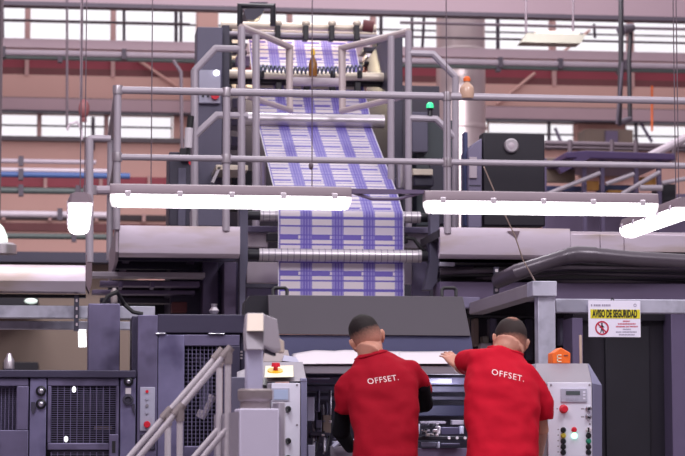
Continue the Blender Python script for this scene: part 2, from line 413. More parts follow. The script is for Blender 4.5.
# unlit reflector lamp high up
RY = 23.0
t = thing('reflector_lamp', 'unlit pale trough reflector lamp hanging before the upper right windows', 'lamp', P(548, 44, RY))
a, b = P(519, 44, RY), P(578, 43, RY); c, d = P(526, 34, RY), P(578, 33, RY)
MB().prism([a + V((0, -.12, 0)), a + V((0, .12, 0)), c + V((0, .06, 0)), c + V((0, -.06, 0))], (b.x - a.x, 0, 0)).build('reflector', 'shade_green', t)
MB().box(c.x + .1, d.x, RY - .05, RY + .05, c.z - .02, c.z + .03).build('ballast_box', 'head_beige', t)
for px in (526, 573): MB().tube([P(px, 34, RY), P(px, -25, RY)], .012, 6).build('suspension_wire', 'cable', t)
# high bay lamp at the left edge
LY = 20.0
t = thing('high_bay_lamp', 'glowing pale green high bay lamp cut off by the left edge', 'lamp', P(2, 262, LY))
x = P(-2, 235, LY).x
MB().lathe((x, LY, P(0, 243, LY).z), [(.09, 0), (.085, .06), (.05, .14), (.02, .17)]).build('lamp_globe', 'highbay', t)
MB().lathe((x + .04, LY, P(0, 254, LY).z), [(.13, 0), (.13, .08), (.1, .1)]).build('lamp_rim', 'steel', t)
MB().tube([(x, LY, P(0, 220, LY).z), (x, LY, P(0, -20, LY).z)], .02).build('lamp_stem', 'cable', t)
# dark window box with a lamp reflection built as a glowing oval, far left low
o = pl('wall_cabinet', -20, 297, 38, 306, 24, 1.0, 'black_machine'); tag(o, 'low black wall cabinet seen between walkway and galvanised beams', 'cabinet')
o = pl('wall_cabinet', 3, 362, 38, 370, 24, 1.0, 'black_machine'); tag(o, 'small dark wall cabinet just above the purple press cabinets', 'cabinet')
t = MB().ball(P(31, 301, 23.97), (.07, .04, .03)).build('lamp_reflection', 'highbay'); tag(t, 'small glowing oval imitating a lamp reflection on the low black wall cabinet', 'lamp')
o = MB().lathe(P(9, 370.5, 13.0), [(.02, 0), (.03, .01), (.03, .06), (.018, .08), (.012, .1)]).build('grease_cup', 'steel'); tag(o, 'small metal cup standing on the press cabinets at the far left', 'cup')

# ------------------------------------------------------------------ second machine far right
QY = 21.0
t = thing('folding_machine', 'distant machine with dark purple canopy and blue and ochre panels, far right', 'machine', P(620, 230, QY))
MB().ppoly([(566, 152), (588, 150.5), (676, 153.5), (676, 160), (566, 158)], QY, 1.4).build('canopy', 'canopy_purple', t, .01)
MB().ppoly([(558, 168), (588, 152), (590, 158), (562, 173)], QY - .05, .1).build('canopy_brace', 'canopy_purple', t)
for px in (545, 585, 603, 637, 660): pl('post', px - 2, 158, px + 2, 240, QY + .2, .06, 'column_purple', t)
pl('side_panel', 598, 185, 636, 192, QY + .6, .1, 'panel_blue', t)
pl('side_panel', 545, 186, 584, 191, QY + .6, .1, 'panel_blue', t)
pl('guard_panel', 586, 181, 599, 190, QY + .5, .1, 'panel_ochre', t)
pl('guard_panel', 640, 177, 656, 185, QY + .5, .1, 'panel_ochre', t)
pl('guard_panel', 608, 190, 624, 193, QY + .5, .1, 'panel_ochre', t)
pl('back_plate', 545, 193, 700, 240, QY + .9, .1, 'mauve_steel', t)
pl('back_plate', 545, 158, 575, 182, QY + .9, .1, 'taupe_wall', t)
pl('hopper', 662, 184, 676, 200, QY + .3, .4, 'black_machine', t)
for a, b in (((548, 194), (600, 173)), ((606, 184), (634, 174)), ((622, 194), (660, 172)), ((662, 183), (690, 178))): MB().tube([P(*a, QY), P(*b, QY)], .022).build('conveyor_bar', 'rail_paint', t)
MB().tube([P(640, 188, QY - .1), P(662, 188, QY - .1)], .03).build('crossbar', 'rail_paint', t)
MB().tube([P(646, 158, 22.5), P(700, 131, 22.5)], .045).build('access_rail', 'pale_pipe', t)
MB().tube([P(545, 143, 23), P(700, 147, 23)], .03).build('crossbar', 'cable', t)
MB().tube([P(545, 147, 23.2), P(700, 150.5, 23.2)], .02).build('crossbar', 'cable', t)
for px in (570, 612, 636, 674): MB().tube([P(px, 140, 22.8), P(px, 165, 22.8)], .025).build('upright', 'cable', t)
# ------------------------------------------------------------------ press tower
TY = 17.0
YF = 15.6
wx0, wx1 = P(278, 250, YF).x, P(404, 250, YF).x
YR = 17.28; YT = 18.3
tw = thing('web_tower', 'tall grey press tower carrying the printed web over its rollers', 'press tower', (P(330, 300, 16.5).x, 17, 0))
# left side frame column + inner edge, front face at TY
MB().pb(196, 27, 221.5, 420, TY, .35).build('side_frame', 'tower_grey', tw, .006)
pl('frame_edge', 221.5, 25, 229, 300, TY + .1, 1.5, 'tower_dark', tw)
pl('side_frame', 388, 33, 403, 300, TY + .3, 1.4, 'tower_dark', tw, .006)
pl('back_plate', 226, 84, 440, 330, 19.2, .1, 'tower_dark', tw)
cp = pl('control_panel', 199, 70, 220.5, 103, TY - .05, .05, 'panel_grey', tw)
MB().lathe(P(216.3, 73, TY - .05), [(.025, 0), (.022, -.025)], 'Y').build('lamp_button', 'white_lamp', cp)
MB().lathe(P(214.7, 96, TY - .05), [(.028, 0), (.034, -.03), (.03, -.04)], 'Y').build('stop_button', 'red_button', cp)
for px in (203, 208): MB().lathe(P(px, 96, TY - .05), [(.01, 0), (.01, -.012)], 'Y', 12).build('push_button', 'black_knob', cp)
# light trough & drive parts left, between column and rails
pl('shelf', 216, 165, 248, 170, TY - .5, .5, 'cream_metal', tw)
MB().ppoly([(211, 182), (218, 167), (221, 167), (214, 183)], TY - .5, .05).build('shelf_bracket', 'steel', tw)
pl('shelf', 413, 169, 433, 175, TY - .4, .5, 'cream_metal', tw)
pl('drive_box', 414, 175, 434, 186, TY - .35, .4, 'tower_dark', tw, .01)
pl('lower_box', 197, 208, 224, 226, 16.2, .4, 'tower_grey', tw)
pl('lower_box', 192, 208, 197, 230, 16.15, .3, 'steel', tw)
for py, px0 in ((98, 232), (116, 231), (136, 231)): pl('junction_box', px0, py, px0 + 9, py + 10, 18.6, .3, 'tower_grey', tw)
for px in (258, 262, 400, 407): MB().tube([P(px, 160, 16.9), P(px + .3, 188, 16.9)], .03).build('piston', 'steel', tw)
pl('gearbox', 232, 170, 262, 205, 18.0, .6, 'black_machine', tw); pl('gearbox', 384, 150, 398, 205, 18.0, .6, 'cabinet_green', tw)
pl('terminal_box', 396, 178, 403, 190, 17.2, .2, 'cabinet_steel', tw)
# upper cross members
def cross(a, b, py, Y, r, m, name='cross_tube', **k): return MB().cyl(P(a, py, Y), V((P(b, py, Y).x, Y, P(a, py, Y).z)), r, **k).build(name, m, tw)
cross(221, 376, 25, 18.0, .032, 'cream_metal'); cross(229, 376, 30.5, 18.2, .04, 'cream_metal'); cross(228, 395, 36, 18.6, .03, 'tower_dark')
cross(229, 390, 33.5, 17.9, .018, 'rail_paint')
pl('cross_beam', 228, 76.5, 394, 83, 17.6, .15, 'black_machine', tw)
cross(229, 394, 74, 17.55, .035, 'cream_metal'); cross(289, 345, 81.5, 17.4, .035, 'pale_pipe')
for px in (233, 240):   # lit guide plates at the left of the head
    pass
pl('guide_plate', 230, 38, 243, 48, 18.9, .05, 'cream_metal', tw); pl('guide_plate', 229, 52, 240, 58, 18.9, .05, 'cream_metal', tw)
pl('guide_plate', 230, 66, 239, 72, 18.9, .05, 'cream_metal', tw); pl('guide_plate', 246, 82, 254, 88, 18.9, .05, 'cream_metal', tw); pl('guide_plate', 231, 80, 236, 88, 18.9, .05, 'cream_metal', tw)
for py in (43, 50, 62): pl('guide_arm', 229, py, 247, py + 4, 18.4, .1, 'tower_dark', tw)
pl('guide_arm', 236, 56, 250, 66, 18.3, .1, 'mauve_steel', tw)
pl('head_frame', 229, 28, 232, 90, 18.0, .1, 'black_machine', tw)
for px in (278, 306, 332, 357):
    c = MB().pb(px - 2.6, 25, px + 2.6, 40, 17.85, .1)
    c = c.build('web_clamp', 'black_clamp', tw, .006)
    MB().ball(P(px, 23.5, 17.9), (.035, .03, .03)).build('clamp_knob', 'cream_metal', c)
    pl('clamp_foot', px - 2, 82, px + 4, 92, 17.55, .06, 'black_clamp', tw)
for px in (258, 262, 333, 360, 289): pl('web_clip', px - 2.5, 70, px + 2.5, 78, 17.5, .06, 'black_clamp', tw, .008)
# right head machinery
for a, b, c, d, m in ((363, 47, 378, 52, 'tower_dark'), (366, 53, 372, 58, 'steel'), (370, 54, 380, 60, 'tower_grey'), (364, 61, 377, 65, 'black_machine'), (364, 66, 376, 71, 'dim_red'), (366, 71, 376, 75, 'cream_metal'), (378, 44, 389, 66, 'tower_dark'), (376, 38, 386, 50, 'black_machine'), (363, 34, 372, 40, 'mauve_steel'), (380, 66, 389, 76, 'tower_grey')):
    pl('drive_unit', a, b, c, d, 18.4 + random.random() * .2, .25, m, tw, .01)
pl('drive_cover', 375, 82, 390, 112, 18.2, .5, 'tower_dark', tw)
pl('cover_plate', 361, 83, 374, 106, 18.6, .1, 'peach_wall', tw)
MB().cyl(P(363, 25.5, 17.95), P(373, 27, 17.95), .05).build('end_bracket', 'dim_red', tw)
# top loop frame
MB().tube([P(240, 26, 17.6), P(240, 6, 17.6), P(273, 6, 17.6), P(273, 26, 17.6)], .025, 8).build('hoist_frame', 'black_machine', tw)
MB().ppoly([(244, 12), (250, 2), (268, 2), (262, 14), (255, 20), (247, 20)], 18.2, .3).build('hoist_motor', 'tower_dark', tw)
# coil hose
def coil(a, b, py, Y, r, turns):
    A, B = P(a, py, Y), P(b, py, Y); n = int(turns * 12)
    return [A.lerp(B, i / n) + V((0, r * math.cos(2 * math.pi * i / 12), r * math.sin(2 * math.pi * i / 12) - .02 * math.sin(math.pi * i / n))) for i in range(n + 1)]
o = MB().tube(coil(258, 363, 68, 17.42, .026, 26), .007, 6).build('coil_hose', 'hose_blue'); tag(o, 'blue grey coiled air hose stretched across the head of the tower', 'hose')
# rollers
ro = MB().cyl(P(243, 119, YR), V((P(384, 119, YR).x, YR, P(243, 119, YR).z)), .055, seg=24).build('roller', 'steel', tw)
zA = P(260, 216.5, YF + .09).z
def lower_roller(a0, a1, b0, b1, py, Y, r):
    z = P((a0 + b1) / 2, py, Y).z
    X = lambda p: P(p, py, Y).x
    o = MB().cyl((X(a1), Y, z), (X(b0), Y, z), r, seg=28).build('roller', 'steel', tw)
    for i in range(26):
        x = X(a1) + (X(b0) - X(a1)) * (i + .5) / 26
        MB().lathe((x, Y, z), [(r + .001, -.0022), (r + .001, .0022)], 'X', 24).build('roller_ring', 'mauve_steel', o)
    for a, b in ((a0, a1), (b0, b1)): MB().cyl((X(a), Y, z), (X(b), Y, z), r * .8, seg=18).build('roller_journal', 'black_machine', tw)
lower_roller(246, 260, 420, 433, 216.5, YF + .055, .042)
lower_roller(246, 259, 421, 433, 255.5, YF - .06, .046)
# cheek plates carrying the lower rollers
MB().ppoly([(239.5, 205), (248, 205), (248, 262), (245.5, 282), (245.5, 320), (239.5, 320)], YF - .15, .12).build('cheek_plate', 'tower_grey', tw, .004)
MB().ppoly([(430.5, 205), (439.5, 205), (439.5, 262), (437, 282), (432, 290), (424, 290), (430.5, 262)], YF - .15, .12).build('cheek_plate', 'tower_grey', tw, .004)
pl('tie_bar', 247, 226, 279, 232, YF + .2, .1, 'cabinet_steel', tw); pl('tie_plate', 247, 232, 268, 247, YF + .25, .05, 'pale_pipe', tw)
pl('tie_bar', 402, 227, 431, 233, YF + .2, .1, 'cabinet_steel', tw); pl('tie_plate', 402, 233, 430, 248, YF + .25, .05, 'rail_paint', tw)
pl('tie_plate', 247, 262, 279, 283, YF + .25, .05, 'pale_pipe', tw); pl('tie_bar', 243, 284, 280, 288, YF + .1, .06, 'tower_dark', tw)
pl('tie_plate', 403, 262, 412, 284, YF + .25, .05, 'rail_paint', tw); pl('tie_plate', 412, 262, 430, 296, YF + .3, .05, 'cabinet_steel', tw)
pl('bearing_block', 267, 233, 279, 241, YF + .15, .08, 'black_machine', tw, .006); pl('bearing_block', 403, 234, 408, 243, YF + .15, .08, 'black_machine', tw, .006)
MB().tube([P(406, 238, YF), P(414, 239, YF), P(419, 246, YF), P(426, 252, YF)], .014).build('feed_hose', 'black_rubber', tw)
pl('tie_bar', 247, 288, 280, 300, YF + .2, .06, 'cabinet_steel', tw)
# ------------------------------------------------------------------ printed web
def web_mat():
    m = bpy.data.materials.new('printed_web'); m.use_nodes = True; nt = m.node_tree; L = nt.links.new; b = nt.nodes['Principled BSDF']
    uv = nd(nt, 'ShaderNodeUVMap'); sp = nd(nt, 'ShaderNodeSeparateXYZ'); L(uv.outputs[0], sp.inputs[0])
    def mth(op, a, c=None):
        n = nd(nt, 'ShaderNodeMath', operation=op)
        for i, q in enumerate((a, c)):
            if q is None: continue
            if isinstance(q, (int, float)): n.inputs[i].default_value = q
            else: L(q, n.inputs[i])
        return n.outputs[0]
    def between(v, lo, hi): return mth('MULTIPLY', mth('GREATER_THAN', v, lo), mth('LESS_THAN', v, hi))
    def union(*a):
        r = a[0]
        for q in a[1:]: r = mth('MAXIMUM', r, q)
        return r
    su = mth('FRACT', mth('MULTIPLY', sp.outputs['X'], 4.0)); sv = mth('FRACT', mth('DIVIDE', sp.outputs['Y'], .26))
    col = mth('MAXIMUM', mth('LESS_THAN', su, .06), mth('GREATER_THAN', su, .735))            # gutters between the columns
    stripe = union(between(su, .80, .845), between(su, .885, .93), mth('LESS_THAN', su, .02), mth('GREATER_THAN', su, .985))
    bars = union(between(sv, .50, .575), between(sv, .255, .30), between(sv, .745, .79), between(sv, .0, .03), between(sv, .12, .15), between(su, .06, .075), between(su, .72, .735))
    half = mth('MULTIPLY', between(sv, .0, .14), mth('LESS_THAN', su, .64))
    side = mth('MULTIPLY', between(su, .695, .745), 1.0)
    def mix(f, c1, c2):
        n = nd(nt, 'ShaderNodeMixRGB'); L(f, n.inputs[0])
        for i, q in ((1, c1), (2, c2)):
            if isinstance(q, tuple): n.inputs[i].default_value = lin(q) + (1,)
            else: L(q, n.inputs[i])
        return n.outputs[0]
    c = mix(mth('MULTIPLY', between(sv, .78, .99), .3), (234, 223, 234), (190, 180, 226))
    c = mix(side, c, (186, 176, 226))
    c = mix(half, c, (122, 106, 198))
    c = mix(col, c, (154, 142, 213))
    c = mix(bars, c, (112, 98, 196))
    c = mix(mth('MULTIPLY', stripe, .9), c, (108, 93, 194))
    c = mix(union(mth('LESS_THAN', sp.outputs['X'], .008), mth('GREATER_THAN', sp.outputs['X'], .992)), c, (232, 226, 240))
    L(c, b.inputs['Base Color']); b.inputs['Roughness'].default_value = .5
    # thin paper: some of the window light behind passes through
    tr = nd(nt, 'ShaderNodeBsdfTranslucent'); L(c, tr.inputs[0]); mx = nd(nt, 'ShaderNodeMixShader'); mx.inputs[0].default_value = .3
    L(b.outputs[0], mx.inputs[1]); L(tr.outputs[0], mx.inputs[2]); L(mx.outputs[0], nt.nodes['Material Output'].inputs[0])
    M['web'] = m
web_mat()
def pz(py, Y, px=330): return P(px, py, Y).z
prof = [(YT, pz(41, YT)), (YT - .3, pz(66, YT - .3)), (YR + .09, pz(112, YR)), (YR + .065, pz(119, YR)), (YR + .03, pz(119, YR) - .055), (YR - .02, pz(119, YR) - .07)]
zt = zA + .046
prof += [(YF + .3, zt + (pz(122, YR) - zt) * .3 / (YR - YF)), ] + [(YF + .055 - .051 * math.sin(q), zA + .051 * math.cos(q)) for q in [math.radians(a_) for a_ in (0, 12, 24, 36, 48, 60, 72, 84, 92)]] + [ (YF, zA - .05), (YF, pz(256, YF)), (YF - .01, pz(300, YF)), (YF, pz(330, YF))]
# resample the path
pts = []
for (y0, z0), (y1, z1) in zip(prof, prof[1:]):
    n = max(1, int(math.hypot(y1 - y0, z1 - z0) / .03))
    pts += [(y0 + (y1 - y0) * i / n, z0 + (z1 - z0) * i / n) for i in range(n)]
pts.append(prof[-1])
mb = MB(); bm = mb.bm; uvl = bm.loops.layers.uv.new('UVMap'); NU = 24
rows = []; s = 0; ss = []
for i, (y, z) in enumerate(pts):
    if i: s += math.hypot(y - pts[i - 1][0], z - pts[i - 1][1])
    ss.append(s); rows.append([bm.verts.new((wx0 + (wx1 - wx0) * j / NU, y, z)) for j in range(NU + 1)])
iA = min(range(len(pts)), key=lambda i: abs(pts[i][1] - zA) + abs(pts[i][0] - YF)); s0 = ss[iA]
for i in range(len(rows) - 1):
    for j in range(NU):
        f = bm.faces.new((rows[i][j], rows[i + 1][j], rows[i + 1][j + 1], rows[i][j + 1]))
        for l, (a, b) in zip(f.loops, ((i, j), (i + 1, j), (i + 1, j + 1), (i, j + 1))): l[uvl].uv = (b / NU, ss[a] - s0 + 3.0 - .012)
o = mb.build('printed_web', 'web'); tag(o, 'wide paper web printed with purple forms running down the press tower', 'paper web')
# yellow-capped bottle on the cross beam
def bottle(px, py0, py1, Y, r, label, glass_m, cap_m):
    z0 = P(px, py1, Y).z; h = P(px, py0, Y).z - z0; c = V((P(px, py1, Y).x, Y, z0))
    t = thing('bottle', label, 'bottle', c)
    MB().lathe(c, [(r * .9, 0), (r, .01), (r, h * .45), (r * .85, h * .55), (r * .38, h * .72), (r * .35, h * .8)]).build('bottle_body', glass_m, t)
    MB().lathe(c + V((0, 0, h * .78)), [(r * .5, 0), (r * .5, h * .14), (r * .3, h * .22)]).build('bottle_cap', cap_m, t); return t
bottle(313, 49, 76.5, 17.3, .034, 'brown bottle with yellow cap standing on the tower crossbeam', 'bottle_amber', 'yellow_disc')
# ------------------------------------------------------------------ catwalks
GY = 15.0
def rail(t, pix, Y, r=.024, m='rail_paint', name='rail'):
    return MB().tube([P(x, y, Y[i] if isinstance(Y, (list, tuple)) else Y) for i, (x, y) in enumerate(pix)], r, 10).build(name, m, t)
cw = thing('catwalk', 'long catwalk with pale railings and metal fascia crossing in front of the tower', 'catwalk', (P(340, 240, GY).x, GY, 0))
# decks, left and right
zt = P(180, 226, GY).z; zb = P(180, 257, GY).z
X = lambda p: P(p, 240, GY).x
def deck(a, b, zt, zb, D):
    MB().box(X(a), X(b), GY + .012, GY + D, zt - .06, zt - .005).build('deck_plate', 'deck_dark', cw)
    for k in range(3): MB().box(X(a), X(b), GY + .5 + k * .8, GY + .58 + k * .8, zt - .2, zt - .06).build('deck_joist', 'cab_purple_dark', cw)
    for p in range(int(a) + 8, int(b), 70): MB().box(X(p), X(p) + .05, GY + .02, GY + D, zt - .16, zt - .06).build('deck_bearer', 'mauve_steel', cw)
deck(119, 240, zt, zb, 2.45); deck(440, 570, P(505, 229, GY).z, 0, 2.3); deck(571, 760, P(665, 236, GY).z, 0, 2.3)
# rounded lower lip: polygon profile swept in X
def fascia(a, b, zt, zb, m='fascia', D=.05):
    h = zt - zb
    prof = [(GY + D, zt), (GY, zt), (GY - .012, zt - h * .5), (GY, zb + h * .12), (GY + .02, zb + .01), (GY + .07, zb), (GY + .07, zb + .02), (GY + D, zb + .05)]
    return MB().prism([(X(a), y, z) for y, z in prof], (X(b) - X(a), 0, 0)).build('fascia', m, cw, 0, 22)
fascia(119, 240, zt, zb)
zr = P(505, 228, GY).z; zrb = P(505, 258.5, GY).z
fascia(440, 570, zr, zrb)
pl('fascia_plate', 570.5, 234, 600, 250, GY - .005, .05, 'fascia', cw); pl('fascia_plate', 600.5, 234.5, 624, 250.5, GY - .005, .05, 'fascia', cw); pl('fascia_plate', 624.5, 235, 770, 252.5, GY - .005, .05, 'fascia', cw)
pl('fascia_lip', 570, 232.5, 770, 236, GY + .02, .08, 'pale_pipe', cw)
MB().prism([(X(119) - .003, GY, zt), (X(119) - .003, GY + 2.45, zt), (X(119) - .003, GY + 2.45, zb - .02), (X(119) - .003, GY + .1, zb - .02), (X(119) - .003, GY, zb + .03)], (-.02, 0, 0)).build('end_plate', 'fascia_end', cw)
MB().ppoly([(507, 231), (520, 231), (517, 239)], GY - .014, .004).build('rust_patch', 'brown_end', cw)
# front railing
zR, zM = P(117, 90, GY).z, P(117, 157, GY).z
xa, xb = P(117.5, 90, GY).x, P(760, 100, GY).x
MB().cyl((xa, GY, zR), (xb, GY, zR), .026, seg=12).build('top_rail', 'rail_paint', cw)
MB().cyl((xa, GY, zM), (xb, GY, zM), .022, seg=12).build('mid_rail', 'rail_paint', cw)
for px in (117.5, 226.5, 447, 705):
    x = P(px, 120, GY).x
    p_ = MB().cyl((x, GY, zt - .03), (x, GY, zR), .026, seg=12).build('post', 'rail_paint', cw)
    for z in (zR, zM): MB().lathe((x, GY, z), [(.034, -.03), (.036, 0), (.034, .03)]).build('rail_fitting', 'steel', p_)
# return railing along the left end
x = P(117.5, 120, GY).x
MB().cyl((x, GY, zR), (x, GY + 2.4, zR), .026, seg=12).build('top_rail', 'rail_paint', cw)
MB().cyl((x, GY, zM), (x, GY + 2.4, zM), .022, seg=12).build('mid_rail', 'rail_paint', cw)
MB().cyl((x, GY + 2.4, zt - .05), (x, GY + 2.4, zR), .026, seg=12).build('post', 'rail_paint', cw)
# tower ladder guards
lg = thing('ladder_guard', 'stepped pale guard rails climbing left of the printed web', 'guard rail', P(241, 226, 16.2))
GA = 16.2
for px, top in ((241.5, 27), (256, 35), (194.5, 70)): rail(lg, [(px, 227), (px, top)], GA, .029, 'rail_paint', 'post')
rail(lg, [(241.5, 27), (265, 36), (289.5, 47), (289.5, 92)], [GA, GA + .4, GA + .8, GA + .8], .026, 'cream_rail', 'top_rail')
rail(lg, [(246, 96), (290, 110), (290, 90)], [GA, GA + .8, GA + .8], .022, 'cream_rail', 'mid_rail')
rail(lg, [(194.5, 71), (215.5, 48.5), (241.5, 49)], GA, .026, 'rail_paint', 'hand_rail')
rail(lg, [(194.5, 136), (217, 115), (248, 116)], GA, .026, 'rail_paint', 'hand_rail')
lg = thing('ladder_guard', 'stepped pale guard rails climbing right of the printed web', 'guard rail', P(408, 226, 16.2))
for px, top in ((391, 36), (408.5, 31), (455.5, 76)): rail(lg, [(px, 227), (px, top)], GA, .027, 'rail_paint', 'post')
rail(lg, [(408.5, 31.5), (372, 41), (342, 48), (342.5, 112)], [GA, GA + .5, GA + .8, GA + .8], .027, 'cream_rail', 'top_rail')
rail(lg, [(404, 96), (372, 104), (341, 111)], [GA, GA + .5, GA + .8], .024, 'cream_rail', 'mid_rail')
rail(lg, [(408.5, 53), (433, 54), (455.5, 77)], GA, .026, 'rail_paint', 'hand_rail')
rail(lg, [(408.5, 118), (436, 119), (455.5, 138)], GA, .026, 'rail_paint', 'hand_rail')
# items on the right catwalk
t = thing('black_cabinet', 'black box with a round porthole standing on the right catwalk', 'cabinet', P(516, 229, 15.9))
MB().pb(483, 133, 545, 226, 15.9, .16).build('body', 'door_black', t, .01)
MB().lathe(P(511, 146, 15.9), [(.055, 0), (.055, -.02), (.045, -.03)], 'Y', 28).build('porthole_ring', 'steel', t)
MB().ball(P(511, 146, 15.885), (.04, .02, .04)).build('porthole_glass', 'pale_pipe', t)
t = thing('steel_cabinet', 'narrow lavender steel cabinet beside the black box on the catwalk', 'cabinet', P(470, 229, 15.85))
MB().ppoly([(468, 228), (468, 150), (474, 143), (482, 138), (482, 228)], 15.85, .3).build('body', 'cabinet_steel', t, .008)
pl('blue_edge', 464.5, 132, 468, 226, 15.9, .1, 'panel_blue', t); pl('data_plate', 469.5, 157, 477, 178, 15.83, .02, 'pale_pipe', t, .002)
for py in (185, 195, 206): pl('vent_line', 469, py, 481, py + 1, 15.845, .01, 'tower_dark', t, 0)
t = thing('green_cabinet', 'dark green grey cabinet behind the railing right of the tower', 'cabinet', P(440, 229, 17.0))
MB().pb(416, 120, 455, 226, 17.2, .6).build('body', 'cabinet_green', t, .008)
pl('grey_door', 412, 112, 428, 152, 17.1, .1, 'tower_grey', t, .006); pl('lower_door', 430, 158, 453, 224, 17.18, .03, 'tower_dark', t, .006)
t = thing('signal_beacon', 'small green signal lamp on a black base behind the top rail', 'beacon', P(430, 118, 16.2))
c = P(430, 117.5, 16.2)
MB().lathe(c, [(.022, 0), (.018, .05), (.03, .07)]).build('base', 'black_knob', t)
MB().lathe(c + V((0, 0, .07)), [(.028, 0), (.026, .03), (.012, .045)]).build('lamp_dome', 'beacon_green', t)
t = bottle(467, 76.5, 98.5, 15.0, .05, 'clear orange bottle with orange cap on the top rail', 'bottle_clear', 'orange')
t.location = t.location
# dark switch box and cabinet left of the tower
t = thing('switch_cabinet', 'dark switch cabinet on the left catwalk beside the tower foot', 'cabinet', P(178, 228, 16.6))
MB().pb(169, 152, 192, 226, 16.8, .5).build('body', 'tower_dark', t, .008)
pl('lighter_door', 178, 168, 186, 226, 16.78, .03, 'tower_grey', t); pl('junction_box', 180, 148, 192, 158, 16.7, .1, 'black_machine', t)
MB().lathe(P(191, 163, 16.65), [(.018, 0), (.02, -.03)], 'Y').build('stop_button', 'red_button', t)
t = thing('handheld_switch', 'small pendant switch hanging on the left post of the tower guard', 'switch', P(190, 158, 16.15))
MB().tube([P(189.5, 128, 16.1), P(191, 116, 16.1)], .025).build('grip', 'black_rubber', t)
MB().tube([P(188, 148, 16.1), P(189, 128, 16.1)], .03).build('tag', 'paper', t)
MB().tube([P(188, 148, 16.1), P(187, 158, 16.1)], .01).build('lead', 'black_rubber', t)
# left lower walkway
LY2 = 14.5
lw = thing('walkway', 'lower galvanised walkway at the left edge, ending in a brown plate', 'catwalk', P(45, 264, LY2))
X2 = lambda p: P(p, 280, LY2).x
z1, z2 = P(45, 265, LY2).z, P(45, 293, LY2).z
def prof2(a, b):
    h = z1 - z2
    pr = [(LY2 + .06, z1), (LY2, z1), (LY2 - .012, z1 - h * .5), (LY2 - .03, z1 - h * .58), (LY2, z2 + .01), (LY2 + .05, z2), (LY2 + .06, z2 + .05)]
    MB().prism([(X2(a), y, z) for y, z in pr], (X2(b) - X2(a), 0, 0)).build('fascia', 'fascia', lw, 0, 50)
prof2(-60, 85.5)
MB().ppoly([(86, 255), (92, 255), (92, 282), (89, 292), (86, 285)], LY2 - .02, .3).build('end_plate', 'brown_end', lw)
pl('deck_plate', -60, 265.5, 86, 268, LY2 + .07, 2.4, 'deck_dark', lw, 0); pl('under_beam', -60, 294, 86, 297, LY2 + .1, .1, 'black_machine', lw)
MB().cyl(P(89.5, 262, LY2), P(89.5, 138, LY2), .026).build('post', 'rail_paint', lw)
rail(lw, [(89.5, 139), (92, 138), (111, 138.5)], LY2 + .3, .022, 'rail_paint', 'top_rail')
rail(lw, [(89.5, 190), (111, 190)], LY2 + .1, .03, 'grey_pipe', 'mid_rail')
for px in (88.5, 91.5): MB().lathe(P(px, 190, LY2 + .05), [(.034, -.03), (.034, .03)]).build('rail_fitting', 'steel', lw)
# galvanised beams under the left walkway
def beam(a, b, c, d, Y, D, m, label, name='galvanised_beam', cat='beam'):
    return tag(pl(name, a, b, c, d, Y, D, m), label, cat)
beam(-60, 305.5, 155, 318, 14.6, .12, 'galvanised', 'upper galvanised beam at the left, just under the lower walkway')
beam(-60, 321, 134, 329, 15.2, .12, 'galvanised', 'lower galvanised beam at the left, above the purple cabinets')
t = thing('perforated_strut', 'perforated dark strut hanging below the left walkway', 'strut', P(76, 330, 14.55))
MB().pb(74, 295, 79, 331, 14.55, .03).build('strut', 'tower_dark', t)
for k in range(4): pl('slot', 75.8, 299 + k * 8, 77.6, 302 + k * 8, 14.545, .006, 'pale_pipe', t, 0)
o = MB().tube([P(82, 328, 15.25), P(82.5, 347, 15.25)], .028).build('tube_lamp', 'white_lamp'); tag(o, 'short glowing tube lamp beside the perforated strut at the left', 'lamp')
# frame between the walkways (dark under-structure)
us = thing('press_unit', 'dark purple printing unit body under the left catwalk', 'press unit', P(190, 340, 15.9))
MB().pb(170, 262, 238, 400, 16.4, 1.0).build('body', 'cab_purple_dark', us, .01)
pl('column', 203, 262, 218, 330, 16.1, .3, 'column_purple', us); pl('column', 224, 262, 236, 320, 15.9, .4, 'mauve_steel', us)
for k, (a, b, c, d, m) in enumerate(((92, 272, 205, 277, 'rail_paint'), (100, 281, 200, 286, 'mauve_steel'), (92, 290, 195, 294, 'mauve_steel'), (100, 298, 190, 303, 'tower_dark'))): pl('cross_beam', a, b, c, d, 15.6 + .3 * k, .2, m, us)
for px in (151, 119): pl('cross_bracket', px, 281, px + 4, 287, 15.55, .3, 'column_purple', us)
pl('back_plate', 108, 280, 170, 320, 17.4, .1, 'black_machine', us); pl('red_cover', 172, 302, 187, 312, 16.2, .2, 'dim_red', us)
# ------------------------------------------------------------------ right under-structure
ru = thing('press_unit', 'dark printing unit under the right catwalk with mauve beam and black doors', 'press unit', P(600, 400, 14.8))
pl('mauve_beam', 440, 283, 770, 300, 15.3, .3, 'mauve_steel', ru)
pl('under_beam', 440, 259.5, 770, 264, 15.5, .2, 'black_machine', ru); pl('back_plate', 440, 255, 770, 470, 17.4, .1, 'black_machine', ru)
pl('grey_strip', 440, 262, 455, 266, 15.2, .05, 'galvanised', ru)
pl('lower_back', 470, 300, 575, 400, 16.2, .1, 'door_black', ru)
pl('column', 573, 318, 583.5, 470, 14.95, .3, 'column_purple', ru); pl('column', 672, 313, 720, 470, 14.95, .4, 'column_purple', ru)
pl('lintel', 573, 314, 720, 321, 15.1, .3, 'door_black', ru)
pl('door', 583.5, 320, 672, 470, 15.15, .1, 'door_black', ru); pl('door_panel', 606, 326, 650, 470, 15.12, .03, 'black_machine', ru)
for a, b, c, d, m in ((474, 318, 479, 346, 'taupe_wall'), (490, 318, 497, 340, 'tower_grey'), (483, 336, 489, 344, 'shade_green'), (481, 343, 492, 350, 'pale_pipe'), (466, 314, 538, 318, 'black_machine'), (526, 318, 533, 360, 'tower_dark')): pl('fitting', a, b, c, d, 15.9, .12, m, ru, .01)
